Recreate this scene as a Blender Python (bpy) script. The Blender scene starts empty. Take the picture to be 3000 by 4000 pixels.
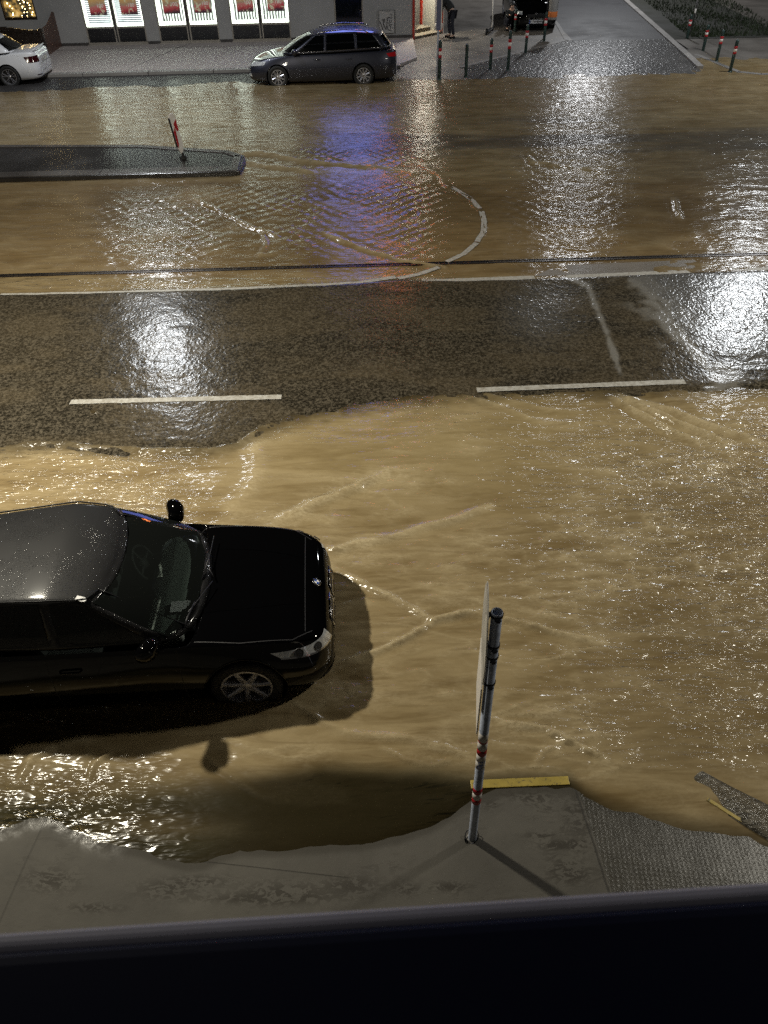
import bpy, bmesh, math, random
import numpy as np
from mathutils import Vector, Matrix
from mathutils.bvhtree import BVHTree
random.seed(7)
RNG = np.random.RandomState(11)
C = bpy.context.scene.collection
PI = math.pi

# ------------------------------------------------------------------ camera model (used to survey ground points off the photo)
F, PT, RL, H = 3050.0, math.radians(40.9), math.radians(1.25), 6.0
D = 3000 / 1659.0
def ray(px, py):
    dx, dy = px - 1500, py - 2000
    u = dx * math.cos(RL) - dy * math.sin(RL); v = dy * math.cos(RL) + dx * math.sin(RL)
    return (u, F * math.cos(PT) - v * math.sin(PT), -F * math.sin(PT) - v * math.cos(PT))
def G(x, y, z=0.0):
    r = ray(x * D, y * D); t = (z - H) / r[2]
    return (r[0] * t, r[1] * t)
def G3(x, y, z=0.0):
    a, b = G(x, y, z); return Vector((a, b, z))
SL = 0.016                         # the street runs very slightly askew to the window
def SY(y0, x): return y0 + SL * x

# ------------------------------------------------------------------ object helpers
def tag(o, label=None, cat=None, group=None, kind=None):
    if label: o['label'] = label
    if cat: o['category'] = cat
    if group: o['group'] = group
    if kind: o['kind'] = kind
    return o
def empty(name, loc=(0, 0, 0), rz=0.0):
    o = bpy.data.objects.new(name, None); C.objects.link(o)
    o.location = loc; o.rotation_euler = (0, 0, rz); o.empty_display_size = .1
    return o
def link(name, me, mat=None, parent=None, smooth=False, loc=None):
    if isinstance(me, bmesh.types.BMesh):
        bm = me; me = bpy.data.meshes.new(name); bm.to_mesh(me); bm.free()
    o = bpy.data.objects.new(name, me); C.objects.link(o)
    if mat:
        for m in (mat if isinstance(mat, (list, tuple)) else [mat]): me.materials.append(m)
    if parent: o.parent = parent
    if loc: o.location = loc
    if smooth: me.shade_smooth()
    return o
def baked(o, smooth=True):
    """replace a mesh by its evaluated (modifier-applied) self"""
    bpy.context.view_layer.update()
    dg = bpy.context.evaluated_depsgraph_get()
    me = bpy.data.meshes.new_from_object(o.evaluated_get(dg))
    o.modifiers.clear(); o.data = me
    if smooth: me.shade_smooth()
    return o
def box(bm, x0, x1, y0, y1, z0, z1, M=None):
    vs = [bm.verts.new((x, y, z)) for z in (z0, z1) for y in (y0, y1) for x in (x0, x1)]
    for f in ((0, 2, 3, 1), (4, 5, 7, 6), (0, 1, 5, 4), (2, 6, 7, 3), (0, 4, 6, 2), (1, 3, 7, 5)):
        bm.faces.new([vs[i] for i in f])
    if M is not None:
        for v in vs: v.co = M @ v.co
    return vs
def bevel(bm, w=.01, seg=2):
    bmesh.ops.bevel(bm, geom=bm.edges[:], offset=w, segments=seg, affect='EDGES', profile=.6)
def boxobj(name, b, mat, parent=None, bev=0.0, M=None):
    bm = bmesh.new(); box(bm, *b, M=M)
    if bev: bevel(bm, bev)
    return link(name, bm, mat, parent, smooth=False)
def tube(bm, pts, r, n=10, cap=True, r2=None):
    pts = [Vector(p) for p in pts]; rings = []
    for i, p in enumerate(pts):
        d = (pts[min(i + 1, len(pts) - 1)] - pts[max(i - 1, 0)]).normalized()
        up = Vector((0, 0, 1)) if abs(d.z) < .95 else Vector((1, 0, 0))
        a = d.cross(up).normalized(); b = d.cross(a).normalized()
        t = i / max(1, len(pts) - 1)
        rr = r if r2 is None else r * (1 - t) + r2 * t
        if isinstance(r, (list, tuple)): rr = r[i]
        rings.append([bm.verts.new(p + a * math.cos(2 * PI * k / n) * rr + b * math.sin(2 * PI * k / n) * rr) for k in range(n)])
    for i in range(len(rings) - 1):
        for k in range(n):
            bm.faces.new((rings[i][k], rings[i][(k + 1) % n], rings[i + 1][(k + 1) % n], rings[i + 1][k]))
    if cap:
        bm.faces.new(rings[0][::-1]); bm.faces.new(rings[-1])
    bmesh.ops.recalc_face_normals(bm, faces=bm.faces)
def lathe(bm, prof, n=32, axis='Z', M=None):
    rings = []; vs = []
    for r, h in prof:
        ring = []
        for k in range(n):
            a = 2 * PI * k / n
            co = Vector((r * math.cos(a), r * math.sin(a), h)) if axis == 'Z' else Vector((r * math.cos(a), h, r * math.sin(a)))
            if M is not None: co = M @ co
            ring.append(bm.verts.new(co))
        rings.append(ring)
    for i in range(len(rings) - 1):
        for k in range(n):
            bm.faces.new((rings[i][k], rings[i][(k + 1) % n], rings[i + 1][(k + 1) % n], rings[i + 1][k]))
    bmesh.ops.recalc_face_normals(bm, faces=bm.faces)
    return rings
def prism(bm, pts, z0, z1):
    lo = [bm.verts.new((p[0], p[1], z0)) for p in pts]; hi = [bm.verts.new((p[0], p[1], z1)) for p in pts]
    n = len(pts); bm.faces.new(hi); bm.faces.new(lo[::-1])
    for i in range(n): bm.faces.new((lo[i], lo[(i + 1) % n], hi[(i + 1) % n], hi[i]))
    bmesh.ops.recalc_face_normals(bm, faces=bm.faces)
def text(name, s, size, mat, parent, M, extrude=.002):
    cu = bpy.data.curves.new(name, 'FONT'); cu.body = s; cu.size = size; cu.extrude = extrude
    cu.align_x = 'CENTER'; cu.align_y = 'CENTER'
    t = bpy.data.objects.new('tmp', cu); C.objects.link(t)
    bpy.context.view_layer.update()
    me = bpy.data.meshes.new_from_object(t.evaluated_get(bpy.context.evaluated_depsgraph_get()))
    bpy.data.objects.remove(t)
    me.transform(M)
    return link(name, me, mat, parent)

# ------------------------------------------------------------------ materials
class NT:
    def __init__(s, name):
        s.m = bpy.data.materials.new(name); s.m.use_nodes = True
        s.t = s.m.node_tree; s.t.nodes.clear()
        s.out = s.t.nodes.new('ShaderNodeOutputMaterial')
    def n(s, kind, ins=None, **props):
        nd = s.t.nodes.new(kind)
        for k, v in props.items(): setattr(nd, k, v)
        for k, v in (ins or {}).items(): s.i(nd, k, v)
        return nd
    def i(s, nd, k, v):
        sock = nd.inputs[k]
        if isinstance(v, tuple) and len(v) == 2 and hasattr(v[0], 'outputs'): s.t.links.new(v[0].outputs[v[1]], sock)
        elif hasattr(v, 'outputs'): s.t.links.new(v.outputs[0], sock)
        elif hasattr(v, 'is_linked'): s.t.links.new(v, sock)
        else:
            if isinstance(v, (tuple, list)) and len(v) == 3 and sock.type == 'RGBA': v = (*v, 1)
            sock.default_value = v
    def math(s, op, a, b=None, c=None, clamp=False):
        nd = s.t.nodes.new('ShaderNodeMath'); nd.operation = op; nd.use_clamp = clamp
        s.i(nd, 0, a)
        if b is not None: s.i(nd, 1, b)
        if c is not None: s.i(nd, 2, c)
        return nd.outputs[0]
    def pos(s, scale=(1, 1, 1), rot=(0, 0, 0), obj=False):
        src = s.n('ShaderNodeTexCoord').outputs['Object'] if obj else s.n('ShaderNodeNewGeometry').outputs['Position']
        m = s.n('ShaderNodeMapping'); s.i(m, 'Vector', src); m.inputs['Scale'].default_value = scale; m.inputs['Rotation'].default_value = rot
        return m.outputs[0]
    def noise(s, vec, scale=5., detail=4., rough=.55, dist=0.):
        nd = s.n('ShaderNodeTexNoise', {'Vector': vec, 'Scale': scale, 'Detail': detail, 'Roughness': rough, 'Distortion': dist})
        return nd.outputs['Fac'] if 'Fac' in nd.outputs else nd.outputs[0]
    def ramp(s, fac, stops):
        nd = s.n('ShaderNodeValToRGB'); s.i(nd, 0, fac); cr = nd.color_ramp
        while len(cr.elements) < len(stops): cr.elements.new(.5)
        for e, (p, c) in zip(cr.elements, stops):
            e.position = p; e.color = (*c, 1) if len(c) == 3 else c
        return nd.outputs[0]
    def rng(s, v, a, b, c, d):
        nd = s.n('ShaderNodeMapRange', {'Value': v, 'From Min': a, 'From Max': b, 'To Min': c, 'To Max': d})
        return nd.outputs[0]
    def mix(s, f, a, b):
        nd = s.n('ShaderNodeMix', data_type='RGBA'); s.i(nd, 0, f); s.i(nd, 6, a); s.i(nd, 7, b)
        return nd.outputs[2]
    def fin(s, sh): s.t.links.new(sh.outputs[0] if hasattr(sh, 'outputs') else sh, s.out.inputs[0]); return s.m

def pbr(name, col, rough=.5, metal=0., coat=0., bump=None, var=0., vscale=6., spec=.5, emit=None, es=0.):
    t = NT(name)
    p = t.n('ShaderNodeBsdfPrincipled', {'Roughness': rough, 'Metallic': metal, 'Coat Weight': coat, 'Coat Roughness': .03, 'Specular IOR Level': spec})
    if var:
        nz = t.noise(t.pos(obj=True), vscale, 5)
        c0 = tuple(max(0, c * (1 - var)) for c in col); c1 = tuple(min(1, c * (1 + var)) for c in col)
        t.i(p, 'Base Color', t.ramp(nz, [(.3, c0), (.7, c1)]))
        t.i(p, 'Roughness', t.rng(nz, .3, .7, max(.02, rough * .8), min(1, rough * 1.2)))
    else: t.i(p, 'Base Color', col)
    if bump:
        b = t.n('ShaderNodeBump', {'Strength': bump[1], 'Distance': .01, 'Height': t.noise(t.pos(obj=True), bump[0], 3)})
        t.i(p, 'Normal', b)
    if emit: t.i(p, 'Emission Color', emit); t.i(p, 'Emission Strength', es)
    return t.fin(p)
def emis(name, col, s):
    t = NT(name); return t.fin(t.n('ShaderNodeEmission', {'Color': (*col, 1), 'Strength': s}))

M = {}
M['paint_black'] = pbr('car_paint_black', (.0015, .0015, .0018), .4, 0, 1.0, spec=.0)
def roof_mat():
    t = NT('wet_roof_paint')
    nz = t.noise(t.pos(), 160, 2, .6); drops = t.rng(nz, .60, .68, 0, 1)
    patch = t.rng(t.noise(t.pos(), 2.2, 3), .42, .6, 0, 1)
    hgt = t.math('MULTIPLY', drops, patch)
    b = t.n('ShaderNodeBump', {'Strength': .8, 'Distance': .004, 'Height': hgt})
    p = t.n('ShaderNodeBsdfPrincipled', {'Specular IOR Level': .12, 'Base Color': (.010, .010, .011, 1), 'Roughness': .5, 'Coat Weight': 1., 'Coat Roughness': .09, 'Normal': b, 'Coat Normal': b})
    return t.fin(p)
M['roof_wet'] = roof_mat()
M['paint_grey'] = pbr('car_paint_slate', (.035, .037, .052), .35, .6, 1.0, spec=.4)
M['paint_white'] = pbr('car_paint_white', (.62, .62, .64), .35, 0, 1.0)
M['plastic'] = pbr('black_plastic', (.006, .006, .007), .5, bump=(80, .1), spec=.2)
M['rubber'] = pbr('tyre_rubber', (.008, .008, .008), .7, bump=(60, .3))
M['alloy'] = pbr('alloy_wheel', (.5, .5, .54), .3, .85, .2, var=.15, vscale=20)
M['alloy_dark'] = pbr('alloy_wheel_dull', (.50, .52, .62), .34, .5, .2, var=.2, vscale=20)
M['chrome'] = pbr('chrome', (.75, .75, .78), .12, 1.0)
M['dark_int'] = pbr('cabin_trim', (.02, .022, .022), .7, bump=(90, .2))
M['seat'] = pbr('seat_cloth', (.05, .055, .055), .8, bump=(60, .3))
M['dash'] = pbr('dashboard_vinyl', (.22, .25, .235), .6, bump=(120, .2))
M['paper'] = pbr('paper', (.85, .8, .86), .7)
def glass_mat(name, tint, op):
    t = NT(name)
    tr = t.n('ShaderNodeBsdfTransparent', {'Color': (*tint, 1)})
    df = t.n('ShaderNodeBsdfDiffuse', {'Color': (.006, .007, .007, 1) if op > .1 else (.10, .115, .11, 1)})  # clear glass: pale diffuse colour stands in for hazy grey reflections
    m1 = t.n('ShaderNodeMixShader', {0: op, 1: tr, 2: df})
    gl = t.n('ShaderNodeBsdfGlossy', {'Roughness': .03, 'Color': (1, 1, 1, 1)})
    fr = t.n('ShaderNodeFresnel', {'IOR': 1.5})
    return t.fin(t.n('ShaderNodeMixShader', {0: fr, 1: m1, 2: gl}))
M['glass'] = glass_mat('windscreen_glass', (.66, .74, .70), .06)
M['glass_dark'] = glass_mat('tinted_glass', (.06, .065, .065), .35)
M['lens'] = pbr('headlamp_lens', (.72, .74, .78), .14, .35, 1.0, var=.35, vscale=18)
M['lens_red'] = pbr('taillight_red', (.35, .01, .015), .12, 0, 1.0, emit=(1, .03, .03), es=.03)
M['lens_red_dark'] = pbr('taillight_smoked', (.03, .004, .006), .12, 0, 1.0)
M['plate'] = pbr('plate_white', (.7, .7, .72), .4)
M['ink'] = pbr('black_ink', (.015, .015, .018), .5)
M['blue'] = pbr('badge_blue', (.02, .08, .4), .3, 0, 1)
M['white'] = pbr('white_plastic', (.75, .75, .75), .4)

def yellow_mat():
    t = NT('worn_yellow_paint'); v = t.pos(); n = t.noise(v, 13, 6, .75, .6); n2 = t.noise(v, 5, 4, .6)
    col = t.mix(t.rng(n2, .3, .7, 0, 1), (.24, .18, .03), (.36, .27, .05)); col = t.mix(t.rng(n, .54, .62, 0, .85), col, (.06, .05, .03))
    bp = t.n('ShaderNodeBump', {'Strength': .5, 'Distance': .004, 'Height': n})
    return t.fin(t.n('ShaderNodeBsdfPrincipled', {'Base Color': col, 'Roughness': .5, 'Normal': bp}))
def concrete(name, base, var=.25, crack=True, wet=0., scale=1., bumpS=.25):
    t = NT(name); v = t.pos()
    n1 = t.noise(v, .9 * scale, 6, .6); n2 = t.noise(v, 14 * scale, 6, .7); n3 = t.noise(v, 120, 3, .6)
    a = tuple(c * (1 - var) for c in base); b = tuple(c * (1 + var) for c in base)
    col = t.mix(t.rng(n1, .3, .7, 0, 1), a, b)
    col = t.mix(t.rng(n2, .55, .72, 0, .55), col, tuple(c * .45 for c in base))
    h = t.math('ADD', t.math('MULTIPLY', n2, .6), n3)
    bp = t.n('ShaderNodeBump', {'Strength': bumpS, 'Distance': .006, 'Height': h})
    rough = t.rng(n1, .35, .65, .75 - wet * .5, .9 - wet * .45)
    p = t.n('ShaderNodeBsdfPrincipled', {'Base Color': col, 'Roughness': rough, 'Normal': bp})
    return t.fin(p)
M['yellow'] = yellow_mat()
M['kerb'] = concrete('kerb_granite', (.16, .15, .14), wet=.5)
M['pave_far'] = concrete('pavement_asphalt_pale', (.40, .355, .33), var=.12, wet=.25, bumpS=.15)
M['island'] = concrete('island_concrete', (.022, .020, .019), var=.25, wet=1.25, bumpS=.2)
M['island_kerb'] = concrete('island_kerb_stone', (.07, .062, .056), var=.3, wet=1.1, bumpS=.3)
M['side_road'] = concrete('side_street_asphalt', (.024, .023, .025), var=.2, wet=.4)
M['ground'] = concrete('open_ground', (.05, .05, .048))
M['plaster'] = pbr('facade_plaster', (.30, .295, .29), .85, bump=(60, .25), var=.12, vscale=.7)
M['plaster_white'] = pbr('entry_white_plaster', (.7, .68, .6), .8, bump=(60, .2), var=.05, vscale=1.5)
M['plinth'] = pbr('plinth_dark_stone', (.045, .04, .038), .6, bump=(30, .4), var=.3, vscale=4)
M['frame_pale'] = pbr('window_frame_pale', (.33, .30, .26), .45, .3, var=.1)
M['frame_dark'] = pbr('frame_dark', (.03, .03, .032), .4)
M['pane_dark'] = pbr('pane_dark', (.004, .005, .007), .08, 0, .5)
M['wood'] = pbr('dark_stained_wood', (.02, .013, .009), .35, 0, .4, bump=(25, .3), var=.3, vscale=8)
M['wood_red'] = pbr('red_brown_wood', (.10, .05, .035), .5, 0, .2, bump=(25, .3), var=.25, vscale=5)
M['redframe'] = pbr('red_door_frame', (.42, .035, .02), .4, var=.1)
M['green_post'] = pbr('bollard_green_paint', (.018, .04, .035), .4, .2, .3, var=.3, vscale=12, bump=(50, .3))
M['band_red'] = pbr('reflective_red', (.42, .012, .02), .35, emit=None)
M['band_white'] = pbr('reflective_white', (.8, .76, .72), .35)
M['steel'] = pbr('galvanised_pole', (.50, .56, .70), .45, .2, .1, var=.22, vscale=14, bump=(30, .2))
M['clamp'] = pbr('clamp_dark_steel', (.02, .02, .024), .4, .6)
M['sign_grey'] = pbr('sign_back_aluminium', (.50, .48, .44), .5, .3, 0, var=.25, vscale=7)
M['sill'] = pbr('sill_metal', (.26, .26, .36), .6, 0, var=.1)
M['sill_in'] = pbr('window_frame_blue_glow', (.003, .005, .022), .6, spec=.1)  # black frame, bluish lens glow put into its colour
M['grass'] = pbr('grass_blades', (.018, .03, .008), .7, var=.4, vscale=3)
M['skin'] = pbr('skin', (.5, .32, .24), .5)
M['cloth_dark'] = pbr('dark_jacket', (.018, .02, .02), .8, bump=(60, .4), var=.3)
M['cloth_navy'] = pbr('navy_trousers', (.012, .013, .022), .8, bump=(60, .4))
M['hair'] = pbr('blond_hair', (.35, .25, .13), .5, bump=(150, .6))
M['bag'] = pbr('pale_bag', (.65, .62, .58), .6, var=.2, vscale=15)
M['orange'] = pbr('orange_band', (.75, .22, .06), .45)
M['bin_grey'] = pbr('bin_grey', (.40, .39, .38), .45, .2, var=.12)

# ------------------------------------------------------------------ chart helpers (numpy)
def Gn(U, V, z=0.0):
    dx, dy = U * D - 1500, V * D - 2000
    u = dx * math.cos(RL) - dy * math.sin(RL); v = dy * math.cos(RL) + dx * math.sin(RL)
    ry = F * math.cos(PT) - v * math.sin(PT); rz = -F * math.sin(PT) - v * math.cos(PT)
    t = (z - H) / rz
    return u * t, ry * t
def chart(X, Y):
    a = -H
    fw = Y * math.cos(PT) - a * math.sin(PT); dn = -Y * math.sin(PT) - a * math.cos(PT)
    fw = np.maximum(fw, .05)
    u = F * X / fw; v = F * dn / fw
    return (1500 + u * math.cos(RL) + v * math.sin(RL)) / D, (2000 - u * math.sin(RL) + v * math.cos(RL)) / D
def ss(a, b, x):
    t = np.clip((x - a) / (b - a), 0, 1); return t * t * (3 - 2 * t)
_lat = RNG.rand(256, 256)
def vnoise(x, y):
    xi = np.floor(x).astype(int); yi = np.floor(y).astype(int); fx = x - xi; fy = y - yi
    fx = fx * fx * (3 - 2 * fx); fy = fy * fy * (3 - 2 * fy)
    g = lambda i, j: _lat[i % 256, j % 256]
    return (g(xi, yi) * (1 - fx) + g(xi + 1, yi) * fx) * (1 - fy) + (g(xi, yi + 1) * (1 - fx) + g(xi + 1, yi + 1) * fx) * fy
def fbm(x, y, o=4):
    s = 0; a = 1; n = 0
    for k in range(o):
        s = s + a * vnoise(x * 2 ** k + 17.3 * k, y * 2 ** k + 9.1 * k); n += a; a *= .5
    return s / n
def polyd(U, V, pts, sv=1.0):
    """distance in the chart to a polyline, and where along it"""
    best = np.full(U.shape, 1e9); side = np.zeros(U.shape); par = np.zeros(U.shape); n = len(pts) - 1
    for i in range(n):
        ax, ay = pts[i]; bx, by = pts[i + 1]; ay *= sv; by *= sv
        dx, dy = bx - ax, by - ay; L = dx * dx + dy * dy + 1e-9
        t = np.clip(((U - ax) * dx + (V * sv - ay) * dy) / L, 0, 1)
        ex = U - ax - t * dx; ey = V * sv - ay - t * dy
        d = np.hypot(ex, ey); m = d < best
        best = np.where(m, d, best); par = np.where(m, (i + t) / n, par)
        side = np.where(m, np.sign(dx * ey - dy * ex), side)
    return best, side, par
def blob(U, V, x, y, rx, ry):
    return np.exp(-(((U - x) / rx) ** 2 + ((V - y) / ry) ** 2))
def curve(U, pts):
    return np.interp(U, [p[0] for p in pts], [p[1] for p in pts])
NEAR_SHORE = [(-900, 1740), (0, 1792), (60, 1768), (100, 1762), (150, 1790), (200, 1812), (260, 1832), (310, 1842), (360, 1862), (400, 1871), (440, 1869), (475, 1852), (520, 1838), (600, 1838), (700, 1832), (780, 1825), (860, 1812), (930, 1788), (975, 1762), (1005, 1742), (1040, 1722), (1100, 1706), (1170, 1703), (1235, 1706), (1262, 1722), (1300, 1740), (1380, 1765), (1480, 1790), (1560, 1800), (1620, 1812), (1659, 1830), (2400, 1900)]
BAND_LO = [(-900, 935), (0, 962), (60, 956), (130, 952), (200, 960), (300, 966), (450, 965), (500, 955), (535, 938), (570, 918), (620, 900), (680, 886), (760, 872), (900, 850), (1030, 842), (1200, 838), (1300, 836), (1450, 832), (1560, 833), (1659, 828), (2500, 810)]
BAND_HI = [(-900, 660), (0, 636), (200, 632), (500, 624), (700, 615), (860, 604), (1000, 606), (1200, 600), (1500, 588), (1659, 584), (2500, 560)]
def grid_mesh(name, Us, Vs, zf, attrs=None, mat=None, kind='structure'):
    U, V = np.meshgrid(Us, Vs)
    X, Y = Gn(U, V)
    Z = zf(U, V, X, Y)
    nv, nu = U.shape
    me = bpy.data.meshes.new(name)
    co = np.stack([X, Y, Z], -1).reshape(-1, 3)
    me.vertices.add(len(co)); me.vertices.foreach_set('co', co.ravel())
    i = np.arange((nv - 1) * (nu - 1)); r = i // (nu - 1); c = i % (nu - 1)
    a = r * nu + c
    q = np.stack([a, a + nu, a + nu + 1, a + 1], -1)
    nf = len(q)
    me.loops.add(nf * 4); me.loops.foreach_set('vertex_index', q.ravel().astype(np.int32))
    me.polygons.add(nf); me.polygons.foreach_set('loop_start', (np.arange(nf) * 4).astype(np.int32))
    me.update(calc_edges=True); me.validate()
    if attrs:
        for an, fn in attrs.items():
            ch = fn(U, V, X, Y)
            arr = np.ones((len(co), 4), np.float32)
            for k, a_ in enumerate(ch): arr[:, k] = np.broadcast_to(a_, U.shape).ravel()
            at = me.attributes.new(an, 'FLOAT_COLOR', 'POINT'); at.data.foreach_set('color', arr.ravel())
    o = link(name, me, mat, None, smooth=True)
    if kind: o['kind'] = kind
    return o

# ------------------------------------------------------------------ THE FLOODED STREET
RIDGES = [  # chart polylines of standing waves and wakes: points, height (m), half-width (chart px)
    ([(702, 1195), (760, 1178), (850, 1160), (950, 1132), (1060, 1092)], .020, 11),
    ([(608, 1118), (680, 1088), (760, 1056), (835, 1024)], .022, 12),
    ([(715, 1225), (800, 1268), (870, 1302), (930, 1336), (980, 1334), (1010, 1325), (1100, 1340), (1200, 1366), (1310, 1392)], .016, 9),
    ([(690, 1450), (760, 1428), (830, 1400), (890, 1370), (940, 1340), (1000, 1322), (1060, 1316)], .016, 9),
    ([(640, 1520), (700, 1560), (760, 1585), (860, 1590), (960, 1612), (1020, 1640)], .009, 12),
    ([(820, 1612), (870, 1640), (930, 1652), (990, 1632)], .006, 9),
    ([(1080, 1560), (1180, 1575), (1250, 1610), (1310, 1640)], .014, 10),
    ([(1152, 1655), (1172, 1622), (1220, 1602), (1290, 1596)], .007, 9),
    ([(960, 1500), (1080, 1530), (1200, 1540)], .006, 16),
    ([(1320, 852), (1370, 885), (1440, 925), (1510, 958)], .026, 7),
    ([(1330, 850), (1410, 885), (1500, 925), (1570, 955)], .026, 7),
    ([(1340, 850), (1450, 885), (1560, 925), (1640, 955)], .024, 7),
    ([(1035, 850), (1110, 868), (1200, 885), (1260, 888)], .010, 5),
    ([(1000, 855), (1080, 880), (1150, 905), (1250, 915)], .010, 5),
    ([(0, 966), (60, 958), (130, 955), (200, 963), (330, 972), (450, 970), (510, 958), (560, 925), (620, 904)], .014, 8),
    ([(540, 950), (560, 1000), (540, 1060), (500, 1100)], .010, 26),
    ([(120, 1620), (70, 1640), (40, 1690)], .012, 9), ([(240, 1628), (205, 1650), (190, 1680)], .010, 7),
    ([(510, 335), (560, 330), (640, 345), (700, 352), (800, 360), (900, 376)], .022, 5),
    ([(520, 350), (600, 362), (680, 372)], .018, 5),
    ([(860, 345), (940, 368), (960, 395), (1010, 425), (1040, 460), (1047, 495), (1035, 520)], .007, 5),
    ([(410, 425), (470, 455), (520, 480), (600, 510)], .016, 4), ([(700, 505), (780, 535), (860, 560), (960, 575)], .016, 5),
    ([(560, 555), (575, 530), (565, 500)], .014, 6),
    ([(1140, 335), (1150, 350), (1190, 358), (1280, 365), (1300, 372)], .018, 4),
    ([(905, 440), (908, 490)], .008, 4), ([(1455, 430), (1470, 470)], .012, 7),
    ([(450, 1640), (520, 1690), (560, 1715), (620, 1725)], .005, 10),
]
RAIL_Y = (15.55, 17.25, 19.0)
def crests(X, Y, sx, sy, rot, p=5, o=(0, 0)):
    c, s = math.cos(rot), math.sin(rot); x = X * c + Y * s; y = -X * s + Y * c
    x = x + .35 * fbm(X * 1.3 + o[0], Y * 1.3, 2)
    n = fbm(x * sx + o[0], y * sy + o[1], 3)
    return (1 - np.abs(2 * n - 1) * 1.6).clip(0, 1) ** p
def crest_field(U, V, X, Y):
    near = ss(850, 900, V) * (1 - ss(1640, 1720, V))
    rt = ss(700, 1500, U)
    a = crests(X, Y, .9, 3.4, -.10, 7, (3, 7)) * .8 + crests(X, Y, 1.6, 5.0, .22, 7, (13, 2)) * (.5 + .5 * rt)
    b = crests(X, Y, 3.4, 9.5, -.05, 5, (31, 5)) * (.25 + .9 * rt + .6 * (1 - ss(200, 600, U)) * (V < 1150))
    gate = ss(.38, .62, fbm(X * .7 + 40, Y * 1.2, 3))
    far = (1 - ss(575, 605, V)) * .6
    f = (crests(X, Y, .8, 1.6, .5, 7, (1, 1)) + crests(X, Y, .8, 1.6, -.45, 7, (9, 4))) * ss(.35, .6, fbm(X * .5, Y * .5 + 9, 2))
    return near * (a * (.35 + gate) + b * gate) + far * f
def water_z(U, V, X, Y):
    z = np.zeros(U.shape)
    near = ss(840, 900, V)
    n1 = fbm(X * 1.1 + 3, Y * 3.2, 4) - .5
    n2 = fbm(X * 3.2 + 30, Y * 8.5 + 8, 3) - .5
    rightc = ss(800, 1650, U) * ss(860, 1000, V) * (1 - ss(1500, 1700, V))
    leftc = (1 - ss(150, 620, U)) * ss(955, 980, V)
    z += near * (n1 * .034 + n2 * (.005 + .034 * rightc + .026 * leftc))
    turb = blob(U, V, 740, 1480, 110, 60) + .8 * blob(U, V, 600, 1540, 70, 40)
    z += turb * (fbm(X * 7, Y * 11, 4) - .5) * .05
    far = 1 - ss(560, 640, V)
    z += far * ((fbm(X * .8, Y * 1.6, 4) - .5) * .02 + (fbm(X * 3, Y * 6, 3) - .5) * .014)
    for pts, amp, w in RIDGES:
        d, s, t = polyd(U, V, pts); d = np.abs(d * s + 10 * (fbm(X * 2.2, Y * 2.2 + 5, 3) - .5)); w = w * .75
        wob = .45 + 1.1 * fbm(X * 4, Y * 4, 2)
        end = ss(0, .12, t) * (1 - ss(.85, 1, t))
        prof = np.exp(-(d / w) ** 2) - .35 * np.exp(-((d - 1.6 * w) / (1.4 * w)) ** 2)
        z += 2.3 * amp * prof * wob * (.25 + .75 * end)
    for k, ry in enumerate(RAIL_Y):
        d = np.abs(Y - ry - SL * X); z += .010 * np.exp(-(d / .06) ** 2) * (.4 + 1.2 * fbm(X * 1.5, Y * .4 + k * 3, 2))
    z += crest_field(U, V, X, Y) * .011
    return z * (1 - .8 * ss(1640, 1720, V)) + 0.0
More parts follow.
